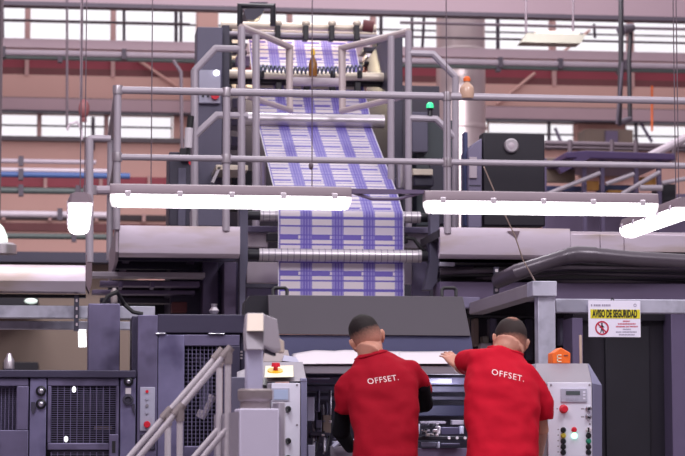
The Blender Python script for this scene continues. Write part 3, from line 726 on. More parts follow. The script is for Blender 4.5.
pl('fitting', 560, 318, 575, 345, 15.6, .1, 'tower_grey', ru)
# perforated strut at right
t = thing('perforated_strut', 'perforated pale strut hanging under the right catwalk fascia', 'strut', P(496, 295, 15.0))
MB().pb(494, 267, 499, 294, 15.05, .03).build('strut', 'tower_dark', t)
for k in range(4): pl('slot', 495.3, 269 + k * 6.5, 498, 272 + k * 6.5, 15.04, .006, 'paper', t, 0)
# conduit bundle sweeping along the right
g = 'dark cables bundled under the right catwalk'
t = thing('cable_duct', 'thick grey cable duct bending along under the right catwalk', 'duct', P(600, 262, 14.7))
MB().tube([P(498, 281, 15.0), P(518, 272, 14.75), P(540, 264.5, 14.7), P(562, 257.5, 14.65), (P(575, 254.5, 14.6)), P(600, 255.5, 14.6), P(630, 258.5, 14.6), P(690, 262, 14.6), P(760, 266, 14.6)], .052, 14).build('duct_tube', 'conduit', t)
MB().tube([P(568, 256, 14.62), P(578, 254.6, 14.6), P(596, 255.2, 14.6)], .057, 14).build('duct_sleeve', 'conduit', t)
for k in range(9):
    y = 262 + k * 2.3; a = 470 + random.random() * 50
    pts = [P(440 if k % 2 else a, y + 6 + k % 3, 15.25 + .03 * k), P(520, y + 5 - (k % 3), 15.2 + .03 * k), P(570, y + (k % 2) * 2, 15.1 + .03 * k), P(620, y + 2, 15.1 + .03 * k), P(690, y + 4 - k % 3, 15.15 + .03 * k), P(760, y + 5, 15.2 + .03 * k)]
    o = MB().tube(pts, .018 + .008 * (k % 3), 8).build('cable_run', ('cable_black', 'conduit', 'cable_black')[k % 3]); tag(o, 'dark cable among the bundle sagging below the right catwalk', 'cable', g)
# ------------------------------------------------------------------ galvanised frame with sign
FY = 12.9
t = thing('galvanised_frame', 'galvanised steel frame with post and arm right of the workers', 'frame', P(547, 456, FY))
MB().pb(538.5, 294, 556, 456, FY, .1).build('post', 'galvanised', t, .004)
MB().pb(532.5, 281, 557, 296, FY - .03, .16).build('post_cap', 'galvanised', t, .004)
a, b = P(533, 282, FY), P(533, 295.5, FY); x1 = P(557, 288, FY).x; FB = 15.0
xs, xe = P(533, 288, FY).x, P(547, 288, FY).x
MB().box(xs, xs + .1, FY + .1, FB, b.z, a.z).build('arm', 'beam_taupe', t, .004)
MB().pb(556, 299.5, 770, 313, FY + .25, .1).build('cross_beam', 'galvanised', t, .004)
pl('inner_post', 460, 297, 480, 308, FB + .02, .1, 'cabinet_steel', t)
SY = FY + .22
t = thing('safety_sign', 'white and yellow safety notice hanging from the galvanised beam', 'sign', P(614, 338, SY))
MB().pb(588.5, 300.5, 640.5, 337, SY, .006).build('board', 'sign_white', t, 0)
MB().pb(590.5, 309.5, 640, 318.5, SY - .0015, .001).build('title_band', 'sign_yellow', t, 0)
u = mpp(SY)
c0 = P(615, 314, SY - .003)
tt = text_mesh('AVISO DE SEGURIDAD', 10.5 * u, 'title_lettering', 'sign_black', t, lambda x, y: V((c0.x + x * .655, SY - .003, c0.z + y)), bold=.045)
bb = [v.co.x for v in tt.data.vertices]; wd = max(bb) - min(bb); k = 47 * u / wd; cxm = (max(bb) + min(bb)) / 2
for v in tt.data.vertices: v.co.x = cxm + (v.co.x - cxm) * k
c1 = P(602, 328, SY - .002)
def ring(c, r0, r1, seg=36):
    mb = MB()
    o_ = [mb.bm.verts.new(c + V((r1 * math.cos(q), 0, r1 * math.sin(q)))) for q in [2 * math.pi * i / seg for i in range(seg)]]
    i_ = [mb.bm.verts.new(c + V((r0 * math.cos(q), 0, r0 * math.sin(q)))) for q in [2 * math.pi * i / seg for i in range(seg)]]
    for i in range(seg): mb.bm.faces.new((o_[i], o_[(i + 1) % seg], i_[(i + 1) % seg], i_[i]))
    return mb
R_ = 7.2 * u
mb = ring(c1, R_ * .78, R_); d = V((.707, 0, -.707)); n = V((.707, 0, .707)) * R_ * .1
q = [mb.bm.verts.new(c1 + p) for p in (-d * R_ * .85 - n, -d * R_ * .85 + n, d * R_ * .85 + n, d * R_ * .85 - n)]; mb.bm.faces.new(q)
mb.build('prohibition_ring', 'sign_red', t)
mb = MB(); cc = c1 + V((0, .0008, 0)); s = R_ / 7.2
mb.lathe(cc + V((0, .0002, 4.2 * s)), [(1.0 * s, 0), (1.0 * s, .0003)], 'Y', 14)
for a, b, r in (((0, 3), (0, -.5), 1.0), ((-.3, -.5), (-1.4, -5), .55), ((.3, -.5), (1.5, -5), .55), ((0, 2.4), (-2.2, .2), .45), ((0, 2.4), (2.4, .6), .45)):
    A = cc + V((a[0] * s, 0, a[1] * s)); B = cc + V((b[0] * s, 0, b[1] * s)); w_ = (B - A).normalized(); w_ = V((-w_.z, 0, w_.x)) * r * s
    mb.bm.faces.new([mb.bm.verts.new(p) for p in (A - w_, B - w_, B + w_, A + w_)])
mb.build('pictogram_figure', 'sign_black', t)
def dashes(px0, px1, py, h, m, name, words):
    tot = sum(words) + .5 * (len(words) - 1) * 1.0; sc_ = (px1 - px0) / tot; x = px0; mb = MB()
    for w_ in words:
        k = int(w_)
        for j in range(k): mb.pb(x + j * sc_, py - h / 2, x + (j + .7) * sc_, py + h / 2, SY - .0015, .001)
        x += (w_ + .5) * sc_
    mb.build(name, m, t)
for k, (x0, x1, wd_, m) in enumerate(((623, 630, [5], 'sign_red'), (618, 636, [11], 'sign_red'), (616, 638, [7, 2, 6], 'sign_red'), (623, 631, [6], 'sign_grey'), (616, 637, [4, 10], 'sign_grey'), (619, 635, [11], 'sign_grey'))):
    dashes(x0, x1, 321.2 + k * 2.7, 1.3, m, 'text_line', wd_)
dashes(591, 611, 305.3, 2, 'sign_grey', 'header_mark', [1, 4, 5])
mb = ring(P(635, 305.3, SY - .002), 1.0 * u, 1.6 * u, 16); mb.build('header_emblem', 'sign_grey', t)
MB().tube([P(611, 300.5, SY + .002), P(612, 298, SY + .002), P(614, 300.5, SY + .002)], .004, 6).build('hanging_tie', 'cable_black', t)
# cord from lamp to frame
o = MB().tube([P(484, 167, 12.2), P(498, 200, 12.4), P(515, 236, 12.6), P(523, 260, 12.75), P(535, 281, 12.95)], .0045, 6).build('cord', 'rope'); tag(o, 'thin beige cord slanting down to the top of the galvanised frame', 'cord')
o = MB().tube([P(580.5, 335, 11.93), P(581, 364.5, 11.93)], .008, 6).build('thin_pipe', 'rope'); tag(o, 'thin brass rod standing behind the right control box', 'rod')
# ------------------------------------------------------------------ left purple cabinets
KY = 12.8
lc = thing('press_cabinet', 'low purple press cabinet with a wire mesh door, lower left', 'cabinet', (P(60, 420, KY).x, KY + .4, 0))
def cb(name, a, b, c, d, m, D=.5, Y=KY, parent=lc, bev=.005): return pl(name, a, b, c, d, Y, D, m, parent, bev)
def mesh_panel(a, b, c, d, nx, ny, Y, parent, m='wire'):
    mb = MB(); r = .0017
    x0, x1 = P(a, (b + d) / 2, Y).x, P(c, (b + d) / 2, Y).x; z0, z1 = P((a + c) / 2, d, Y).z, P((a + c) / 2, b, Y).z
    for i in range(nx + 1): x = x0 + (x1 - x0) * i / nx; mb.box(x - r, x + r, Y, Y + .004, z0, z1)
    for i in range(ny + 1): z = z0 + (z1 - z0) * i / ny; mb.box(x0, x1, Y + .004, Y + .008, z - r * .7, z + r * .7)
    return mb.build('wire_mesh', m, parent)
zf = 1.1 - 1.1
def low(name, a, b, c, m, D=.5, Y=KY, parent=None, bev=.005):
    x0, x1 = P(a, 430, Y).x, P(c, 430, Y).x
    return MB().box(x0, x1, Y, Y + D, 0, P((a + c) / 2, b, Y).z).build(name, m, parent or lc, bev)
cb('top_rail', -60, 370, 136, 377.5, 'cab_purple_dark', .7, KY - .02)
cb('side_panel', -60, 378, 28.5, 386, 'cab_purple'); cb('side_panel', 16.5, 386, 28.5, 430, 'cab_purple', .1); low('side_panel', -60, 430, 28.5, 'cab_purple', .1)
mesh_panel(-60, 386, 16.5, 430, 20, 22, KY + .05, lc)
o = low('pilaster', 29.5, 378, 46, 'cab_lilac', .3)
for py in (391, 404):
    k_ = MB().lathe(P(41, py, KY), [(.03, 0), (.03, -.012), (.02, -.02)], 'Y').build('knob_base', 'black_knob', o)
    MB().ball(P(41, py, KY - .025), .018).build('round_knob', 'chrome', o)
MB().ppoly([(31, 402), (35, 402), (36, 408), (33, 415), (31, 410)], KY - .012, .012).build('hinge_clip', 'tower_dark', o)
dr = cb('door', 47.5, 377.5, 119, 386, 'cab_purple', .04)
for a, b, c, d in ((47.5, 386, 51, 443), (116, 386, 119, 443), (47.5, 443, 119, 450)): cb('door_stile', a, b, c, d, 'cab_purple', .04, KY, dr)
mesh_panel(51, 386, 116, 443, 10, 26, KY + .012, dr)
mesh_panel(51, 452, 116, 480, 10, 13, KY + .012, dr)
h_ = cb('door_latch', 109, 434, 118.5, 462, 'cab_purple', .02, KY - .02, dr); cb('latch_slot', 112, 441, 115.5, 453, 'black_rubber', .004, KY - .023, dr, 0)
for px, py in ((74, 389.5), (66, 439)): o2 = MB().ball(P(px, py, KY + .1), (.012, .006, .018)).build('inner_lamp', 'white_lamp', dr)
low('back_plate', -60, 380, 136, 'black_machine', .05, KY + .55)
cb('drum', 80, 390, 105, 412, 'tower_grey', .1, KY + .4); cb('drum', 60, 414, 110, 420, 'black_machine', .1, KY + .35); cb('shelf_bar', 94, 426, 112, 430, 'taupe_wall', .05, KY + .3)
o = low('pilaster', 120, 378, 135.5, 'cab_lilac', .3)
MB().lathe(P(128.5, 381.5, KY), [(.028, 0), (.028, -.012), (.018, -.02)], 'Y').build('knob_base', 'black_knob', o); MB().ball(P(128.5, 381.5, KY - .022), .014).build('round_knob', 'chrome', o)
cb('white_label', 125.5, 388, 131, 394, 'paper', .004, KY - .004, o, 0)
MB().lathe(P(128, 400, KY), [(.03, 0), (.032, -.014), (.02, -.016), (.018, -.006)], 'Y').build('key_ring', 'tower_dark', o)
MB().ppoly([(132, 404), (135, 404), (135, 416), (132, 410)], KY - .012, .012).build('hinge_clip', 'tower_dark', o)
o = pl('press_column', 88, 303.5, 120, 371, 13.0, .5, 'cab_purple', None, .006)
tag(o, 'purple box column standing on the low mesh door cabinet', 'column')
o = MB().tube([P(103, 304, 13.1), P(108, 296, 13.1), P(117, 292, 13.1), P(124, 304, 13.2), P(133, 312, 13.2), P(143, 314, 13.2)], .012, 8).build('air_hose', 'black_rubber'); tag(o, 'black hose arching between the purple column and tall cabinet', 'hose')
# tall cabinet
tc_ = thing('press_cabinet', 'tall purple press cabinet with mesh window and stop button strip', 'cabinet', (P(190, 420, KY).x, KY + .4, 0))
def low2(*a, **k): return low(*a, parent=tc_, **k)
low('corner_post', 131, 316, 137, 'cab_purple_dark', .4, KY + .15, tc_); o = low('pilaster', 137, 315, 157, 'cab_purple', .5, KY, tc_)
pn = cb('button_strip', 140, 387, 155, 431, 'panel_grey', .012, KY - .012, o, .003)
MB().lathe(P(147, 424.5, KY - .012), [(.016, 0), (.02, -.015), (.017, -.022)], 'Y').build('stop_button', 'red_button', pn)
for k, m in enumerate(('red_button', 'panel_grey', 'box_grey', 'panel_grey')): MB().lathe(P(147, 391.5 + 7 * k, KY - .012), [(.009, 0), (.009, -.008)], 'Y', 12).build('push_button', m, pn)
cb('junction_plate', 140, 434, 155, 450, 'tower_dark', .01, KY - .01, o)
cb('header', 157.5, 314.5, 275, 333, 'cab_purple_dark', .6, KY, tc_)
d2 = low('door', 157.5, 334.5, 184, 'cab_lilac', .05, KY + .01, tc_); cb('door_top', 184, 334.5, 240, 346, 'cab_purple', .05, KY + .01, d2); cb('door_stile', 228, 346, 240, 470, 'cab_purple_dark', .05, KY + .01, d2)
cb('door_base', 184, 446, 228, 480, 'cab_purple', .05, KY + .01, d2); mesh_panel(184, 346, 228, 446, 11, 25, KY + .03, d2)
cb('hinge', 155, 332.5, 166, 334.5, 'chrome', .02, KY - .01, d2); cb('hinge', 208, 333, 225, 334.3, 'chrome', .02, KY - .01, d2)
low('back_plate', 157, 335, 275, 'black_machine', .05, KY + .6, tc_)
for k in range(9):
    a = k * .35; MB().tube([P(190 + 3 * math.sin(a), 352 + k * 5, KY + .3), P(203 + 3 * math.cos(a * 2), 356 + k * 5, KY + .25)], .014).build('pipe_loop', ('chrome', 'tower_grey', 'conduit')[k % 3], tc_)
MB().tube([P(196, 355, KY + .2), P(204, 362, KY + .2), P(207, 380, KY + .2), P(204, 410, KY + .2)], .03).build('inner_pipe', 'tower_grey', tc_)
MB().tube([P(200, 418, KY + .2), P(212, 395, KY + .2)], .03).build('inner_pipe', 'pale_pipe', tc_)
cb('side_cover', 240, 333, 275, 420, 'cab_purple_dark', .4, KY + .05, tc_)
for k in range(3): cb('vent_slot', 232, 351 + k * 3.2, 242.5, 352.6 + k * 3.2, 'pale_pipe', .004, KY + .045, tc_, 0)
o = MB().lathe(P(214, 314, KY + .2), [(.02, 0), (.03, .02), (.015, .04), (.02, .06)]).build('lifting_eye', 'steel'); tag(o, 'small steel lifting eye on top of the tall purple cabinet', 'eye bolt')
o = MB().lathe(P(114, 303, 13.2), [(.02, 0), (.02, .07), (.01, .09)]).build('grease_nipple', 'ring_taupe'); tag(o, 'small brown fitting on top of the purple column', 'fitting')
# ------------------------------------------------------------------ centre console
NY = 12.0
co = thing('press_console', 'dark press console with a big grey hood and sloping desk before the workers', 'console', (P(385, 400, NY).x, NY + .4, 0))
def q4(pix_y, th, name, m, parent=co, bev=.004):
    """slab through four (px, py, Y) corners, th metres thick"""
    return MB().prism([P(*p) for p in pix_y], (0, th, 0)).build(name, m, parent, bev)
q4([(268, 295, 12.75), (463, 296.5, 12.75), (471, 336, 12.5), (269, 334, 12.5)], .03, 'hood', 'hood')
q4([(269, 334.5, 12.52), (471, 336, 12.52), (475, 362, 12.5), (269, 362, 12.5)], .03, 'hood_skirt', 'hood_blue')
for p0, p1 in ((273, 287), (442, 456)):
    MB().tube([P(p0, 297, 12.8), P(p0, 290, 12.85), P(p0 + 2, 288, 12.85), P(p1 - 2, 288, 12.85), P(p1, 290, 12.85), P(p1, 297, 12.8)], .01, 8).build('hood_handle', 'black_rubber', co)
MB().ppoly([(244, 316), (245, 302), (250, 295.5), (268, 295.5), (272, 316)], 12.78, .2).build('hood_motor', 'black_machine', co)
q4([(292, 366, 11.95), (478, 366, 11.95), (478, 354, 12.45), (292, 354, 12.45)], .02, 'desk_plate', 'box_grey')
pl('desk_lip', 300, 366, 470, 374, 11.93, .06, 'box_grey', co); pl('ledge', 304, 377, 470, 384, 12.1, .3, 'tower_grey', co)
pl('ledge_strip', 400, 378, 452, 382.5, 12.07, .04, 'panel_grey', co); pl('ledge_strip', 306, 377.5, 330, 379, 12.07, .04, 'panel_grey', co)
pl('cross_plate', 304, 386, 540, 392, 12.3, .2, 'tower_grey', co); pl('back_plate', 300, 374, 545, 480, 12.75, .05, 'tower_dark', co)
pl('cross_plate', 304, 396, 540, 400, 12.45, .2, 'tower_grey', co); pl('cross_plate', 400, 405, 470, 416, 12.5, .2, 'hood_blue', co)
pl('side_plate', 300, 374, 304, 480, 12.1, .6, 'tower_dark', co); pl('side_plate', 536, 374, 545, 480, 12.1, .6, 'tower_dark', co)
for a, b, c, d, y, m in ((307, 397, 314.5, 421, 12.1, 'panel_grey'), (323, 415, 331, 433, 12.2, 'taupe_wall'), (308, 445, 315, 470, 12.05, 'panel_grey'), (318, 390, 320, 412, 12.15, 'tower_grey'), (330, 390, 331.5, 415, 12.2, 'steel'),
                       (420, 421, 446, 424, 12.2, 'box_grey'), (452, 420, 464, 425, 12.2, 'box_grey'), (441, 427, 461, 435, 12.15, 'cab_purple_dark'), (437, 426, 440.5, 434, 12.1, 'paper'), (461, 426, 464, 434, 12.1, 'panel_grey'),
                       (416, 436, 470, 440, 12.1, 'black_machine'), (421, 442, 437, 447, 12.1, 'tower_grey'), (441, 443, 460, 446, 12.08, 'cab_purple_dark'), (416, 448, 470, 470, 12.12, 'mauve_steel'), (438, 442, 440, 448, 12.06, 'panel_grey'),
                       (416, 424, 420, 434, 12.1, 'panel_grey'), (316, 420, 322, 432, 12.2, 'tower_grey'), (310, 432, 330, 436, 12.2, 'tower_dark'), (333, 441, 355, 444, 12.1, 'panel_grey'), (330, 446, 356, 470, 12.2, 'box_grey')):
    pl('gripper_block' if b > 415 else 'guide_bracket', a, b, c, d, y, .06, m, co, .004)
random.seed(3)
for k in range(22):
    px = 421 + random.random() * 17; py = 423 + random.random() * 11; s = 1 + random.random() * 2
    pl('cam_piece', px, py, px + s * 1.4, py + s, 12.03 + random.random() * .1, .03, random.choice(('box_grey', 'tower_dark', 'steel', 'ring_taupe', 'black_machine')), co, .002)
for px, py in ((449, 438), (457, 438), (465, 438)): MB().lathe(P(px, py, 12.1), [(.008, 0), (.008, -.01)], 'Y', 10).build('bolt_head', 'paper', co)
for k in range(6):
    a = 312 + k * 3.6; MB().tube([P(a, 402 + (k * 7) % 9, 12.3), P(a + 1, 425, 12.25), P(a + 2 - (k % 3) * 3, 452, 12.2)], .008, 8).build('air_line', ('steel', 'tower_grey', 'black_rubber')[k % 3], co)
for k in range(24):
    px = 308 + random.random() * 26; py = 420 + random.random() * 34
    pl('valve_piece', px, py, px + 1 + 2 * random.random(), py + 1 + 2 * random.random(), 12.15 + .1 * random.random(), .03, random.choice(('tower_grey', 'tower_dark', 'steel', 'black_machine', 'black_rubber')), co, .002)
MB().tube([P(333, 447, 12.05), P(338, 443, 12.05), P(346, 442, 12.05), P(356, 441, 12.05)], .013, 8).build('lever', 'panel_grey', co)
# paper on the desk
def sheet(name, x0, x1, lift, label, ripple):
    mb = MB(); NX, NYY = 24, 6; R = []
    for i in range(NX + 1):
        row = []
        for j in range(NYY + 1):
            a, b = i / NX, j / NYY
            px = x0 + (x1 - x0) * a; py = 365.6 - (9.5 + 3.5 * min(1, a * 5)) * b; Y = 11.93 + .5 * b
            p = P(px, py, Y) + V((0, -.012, .008 + lift + ripple * math.sin(a * 5 + 1) * b * (1 - .3 * a)))
            row.append(mb.bm.verts.new(p))
        R.append(row)
    for i in range(NX):
        for j in range(NYY): mb.bm.faces.new((R[i][j], R[i + 1][j], R[i + 1][j + 1], R[i][j + 1]))
    o = mb.build(name, 'paper'); md = o.modifiers.new('thickness', 'SOLIDIFY'); md.thickness = .001
    return tag(o, label, 'paper', None)
sheet('paper_sheet', 293, 400, .0, 'large white paper sheet lying on the desk, left, under another sheet', .006)
sheet('paper_sheet', 316, 452, .0015, 'white paper sheet on the desk reaching the right worker\'s hand', .006)
# ------------------------------------------------------------------ control boxes
OY = 11.6
lb = thing('control_box', 'white and grey control box with yellow stop disc and black knobs, left of the workers', 'control box', (P(270, 420, OY).x, OY + .25, 0))
def obox(name, a, b, c, m, D, Y, parent, bev=.006):
    return MB().box(P(a, 420, Y).x, P(c, 420, Y).x, Y, Y + D, 0, P((a + c) / 2, b, Y).z).build(name, m, parent, bev)
obox('body', 237, 383, 300.5, 'box_grey', .5, OY, lb); obox('side_edge', 300.5, 378, 307, 'box_edge', .5, OY + .005, lb)
wp = MB().pb(271.5, 383, 300, 480, OY - .01, .012).build('front_panel', 'white_panel', lb, .003)
s_ = pl('screen_frame', 272, 388, 289.5, 401, OY - .014, .006, 'lcd_frame', wp, .001); pl('screen', 274, 389.5, 288, 399.5, OY - .016, .003, 'lcd', wp, 0)
for py in (409, 441, 458):
    MB().lathe(P(288, py, OY - .01), [(.016, 0), (.016, -.01), (.011, -.012), (.011, -.03)], 'Y').build('selector_knob', 'black_knob', wp)
    MB().tube([P(288, py, OY - .035), P(287, py + 3.5, OY - .04)], .007, 8).build('knob_lever', 'black_knob', wp)
for py in (385, 425): MB().lathe(P(297, py, OY - .01), [(.006, 0), (.005, -.004)], 'Y', 10).build('screw', 'box_grey', wp)
q4([(237, 383, OY), (307, 381, OY), (303, 362, OY + .35), (262, 362, OY + .35), (237, 372, OY + .35)], .03, 'top_plate', 'box_grey', lb)
q4([(264, 377.5, OY + .02), (293, 377, OY + .02), (292.5, 365.5, OY + .3), (265, 366, OY + .3)], .004, 'stop_plate', 'cream_plate', lb, 0).location.y = -.03
def on_plate(px, py): # point on the tilted stop plate
    k = (377.2 - py) / 11.6; return P(px, py, OY + .02 + .28 * k) + V((0, -.035, .0))
nrm = V((0, -.35, 1)).normalized()
def disc(c, r0, r1, h, name, m, parent, seg=28):
    mb = MB().cyl(c, c + nrm * h, r0, r1, seg); return mb.build(name, m, parent)
yd = disc(on_plate(274.5, 371.5), .041, .041, .008, 'yellow_ring', 'yellow_disc', lb)
st = MB().cyl(on_plate(275, 371.5), on_plate(275, 371.5) + V((0, -.01, .03)), .012).cyl(on_plate(275, 371.5) + V((0, -.01, .025)), on_plate(275, 371.5) + V((0, -.012, .045)), .024, .021, 24).build('stop_button', 'red_button', lb)
MB().tube([on_plate(264, 381), on_plate(263, 384) + V((0, -.03, -.02))], .016).build('switch_lever', 'black_knob', lb)
q4([(262, 362, OY + .4), (291, 362, OY + .4), (288, 350, OY + .45), (266, 347, OY + .45)], .05, 'hinge_cover', 'ring_taupe', lb)
q4([(282, 361, OY + .38), (300, 363, OY + .38), (296, 357, OY + .42), (284, 355, OY + .42)], .03, 'junction_cover', 'panel_grey', lb)
obox('left_casing', 231, 377, 246, 'tower_grey', .4, OY - .1, lb)
rb = thing('control_box', 'white control box with push buttons and display, right of the workers', 'control box', (P(570, 420, OY).x, OY + .25, 0))
obox('body', 536, 383, 592.5, 'box_grey', .5, OY, rb); q4([(592.5, 383, OY + .002), (602, 385.5, OY + .1), (602, 500, OY + .1), (592.5, 500, OY + .002)], .35, 'side_edge', 'box_edge', rb)
q4([(536, 383.5, OY), (592.5, 383.5, OY), (588, 363.5, OY + .25), (536, 363.5, OY + .25)], .2, 'sloped_top', 'box_grey', rb)
q4([(592.5, 383.5, OY), (602, 385.5, OY + .1), (589, 364, OY + .25), (588, 363.5, OY + .25)], .12, 'top_edge', 'box_edge', rb, 0)
wp = MB().pb(548, 382.5, 592, 480, OY - .012, .014).build('front_panel', 'white_panel', rb, .003)
pl('display_frame', 561, 388.5, 587, 402, OY - .02, .01, 'lcd_frame', wp, .002); pl('display', 566, 391, 580, 395, OY - .022, .004, 'lcd_dark', wp, 0)
pl('display_bezel', 565, 390, 581, 396, OY - .0205, .004, 'panel_grey', wp, 0)
for x_ in (566, 570.5, 575): pl('display_key', x_, 397.5, x_ + 3.4, 400, OY - .022, .004, 'panel_grey', wp, 0)
for y_ in (391, 394, 397.5): pl('display_key', 583, y_, 585.5, y_ + 2, OY - .022, .004, 'white_panel', wp, 0)
def knob(px, py, r, m, name='push_button', h=.014):
    o = MB().lathe(P(px, py, OY - .012), [(r * 1.25, 0), (r * 1.25, -.004), (r, -.005), (r, -h), (r * .8, -h - .003)], 'Y', 20).build(name, m, wp); return o
knob(563.5, 409, .019, 'red_button', 'stop_button', .03)
for px, py in ((588.3, 409), (588.3, 417)):
    knob(px, py, .014, 'chrome', 'key_ring'); knob(px, py, .008, 'black_knob', 'key_switch', .017)
MB().tube([P(590, 410, OY - .03), P(591, 414, OY - .03), P(589, 416.5, OY - .03)], .006, 8).build('key_tag', 'panel_grey', wp)
for k, m in enumerate(('black_knob', 'yellow_knob', 'black_knob', 'black_knob', 'black_knob')): knob(563.2, 430 + 5.6 * k, .012, m)
knob(574, 429.8, .012, 'red_button'); knob(574.3, 435.8, .013, 'green_lamp', 'lit_button')
knob(588.5, 430, .013, 'paper', 'rotary_switch'); pl('rotary_grip', 588, 427.5, 589.5, 432, OY - .036, .02, 'black_knob', wp, .001)
for k, m in enumerate(('black_knob', 'green_knob', 'black_knob', 'black_knob')): knob(588.5, 435.6 + 5.6 * k, .012, m)
for px, py in ((551, 385), (589.5, 385), (589.8, 424)): MB().lathe(P(px, py, OY - .012), [(.006, 0), (.005, -.004)], 'Y', 10).build('screw', 'box_grey', wp)
for k in range(5): pl('button_caption', 557.5, 429 + 5.6 * k, 559, 430 + 5.6 * k, OY - .0125, .002, 'box_grey', wp, 0)
pl('button_caption', 556.5, 408.3, 558, 409.3, OY - .0125, .002, 'box_grey', wp, 0)
for py in (409, 417): pl('button_caption', 581, py - .7, 584.5, py + .4, OY - .0125, .002, 'box_grey', wp, 0)
# orange box lying on the right control box
UY = OY + .28
t = thing('orange_box', 'small orange house-shaped box standing on the right control box', 'box', P(561.5, 363.5, UY))
MB().ppoly([(552.5, 363.5), (552.5, 353), (555.5, 351.5), (561, 347.5), (568, 351.5), (570.5, 353), (570.5, 363.5)], UY, .12).build('body', 'orange', t, .004)
for py in (354.5, 357.8): pl('slot', 557, py, 561.5, py + 1, UY - .003, .003, 'cream_plate', t, 0)
pl('slot', 557, 361, 561.5, 362, UY - .003, .003, 'cream_plate', t, 0); pl('slot', 557, 354.5, 558, 362, UY - .003, .003, 'cream_plate', t, 0); pl('slot', 564, 355, 568, 356, UY - .003, .003, 'dim_red', t, 0)
# ------------------------------------------------------------------ foreground pedestal
EY = 9.0
pd = thing('pedestal', 'white box pedestal in the foreground carrying a post with a beige head', 'pedestal', (P(258, 430, EY).x, EY + .12, 0))
def ebox(name, a, b, c, m, D, Y, bev=.005): return MB().box(P(a, 430, Y).x, P(c, 430, Y).x, Y, Y + D, 0, P((a + c) / 2, b, Y).z).build(name, m, pd, bev)
ebox('box_body', 239.5, 408.5, 279, 'pedestal_white', .28, EY)
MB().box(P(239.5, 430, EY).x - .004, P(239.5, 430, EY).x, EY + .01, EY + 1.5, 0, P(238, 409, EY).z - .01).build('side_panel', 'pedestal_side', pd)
ebox('rear_panel', 279, 402, 285.5, 'head_grey', .3, EY + .05)
c = P(255, 408, EY + .14); c.y = EY + .14
s = mpp(EY)
MB().lathe((c.x, c.y, P(255, 409, EY + .14).z), [(15 * s, 0), (15 * s, 7.5 * s), (17 * s, 9 * s), (17.6 * s, 10 * s), (17.6 * s, 18.5 * s), (16.5 * s, 20 * s), (15 * s, 20.3 * s)], seg=40).build('ring_base', 'ring_taupe', pd)
MB().pb(246.5, 349, 263, 392, EY + .09, .09).build('post', 'post_lilac', pd, .006)
MB().prism([P(246, 350, EY + .07), P(264, 350, EY + .07), P(264.5, 332, EY + .06), P(264, 313, EY + .14), P(247, 313, EY + .14), P(245.5, 332, EY + .06)], (0, .12, 0)).build('head_shell', 'head_grey', pd, .004)
MB().prism([P(246.6, 331, EY + .055), P(263.6, 331, EY + .055), P(263.4, 313.5, EY + .13), P(247.6, 313.5, EY + .13)], (0, .01, 0)).build('head_cap', 'head_beige', pd, .002)
MB().prism([P(264, 314, EY + .14), P(277, 319, EY + .3), P(281, 350, EY + .3), (P(277, 353, EY + .3)), P(264, 346, EY + .1)], (0, .1, 0)).build('head_arm', 'head_grey', pd, .004)
MB().prism([P(276.5, 336, EY + .32), P(284, 341, EY + .4), P(284.5, 353, EY + .4), P(277, 352, EY + .3)], (0, .1, 0)).build('arm_tip', 'head_beige', pd, .004)
MB().prism([P(265, 347, EY + .3), P(276, 353, EY + .35), P(276, 356, EY + .35), P(265, 352, EY + .3)], (0, .08, 0)).build('arm_joint', 'tower_dark', pd, .003)
# ------------------------------------------------------------------ stair handrails
def handrail(Y, top, base, mid, label):
    t = thing('stair_handrail', label, 'handrail', (P(top[0], 456, Y).x, Y, 0))
    r = 3.2 * mpp(Y)
    def R(pix, rr, name): return MB().tube([P(x, y, Y) for x, y in pix], rr, 12).build(name, 'handrail', t)
    sl = (top[1] - base[1]) / (top[0] - base[0])
    R([(base[0] - 60, base[1] - 60 * sl), base, top], r * .95, 'hand_rail')
    px2 = mid[0] - 60; R([(px2, mid[1] - 60 * sl), mid], r * .95, 'mid_rail')
    for px in (top[0] - 1, base[0] + 36 + (4 if Y < 9.7 else 1)):
        py = top[1] + (px - top[0]) * sl
        x = P(px, py, Y).x; p_ = MB().cyl((x, Y, 0), (x, Y, P(px, py, Y).z), r, seg=12).build('post', 'handrail', t)
        d = V((1, 0, -sl)).normalized(); c = P(px, py, Y)
        MB().tube([c - d * r * 2.6, c + d * r * 1.6], r * 1.35, 12).tube([c, c - V((0, 0, r * 4))], r * 1.35, 12).build('rail_fitting', 'ring_taupe', p_)
    return t
handrail(9.5, (229, 350), (140, 456), (226, 430), 'nearer of the two pale tube stair handrails, right one at the top')
handrail(9.95, (220.5, 352), (131, 455), (219.5, 428), 'farther of the two pale tube stair handrails, left one at the top')
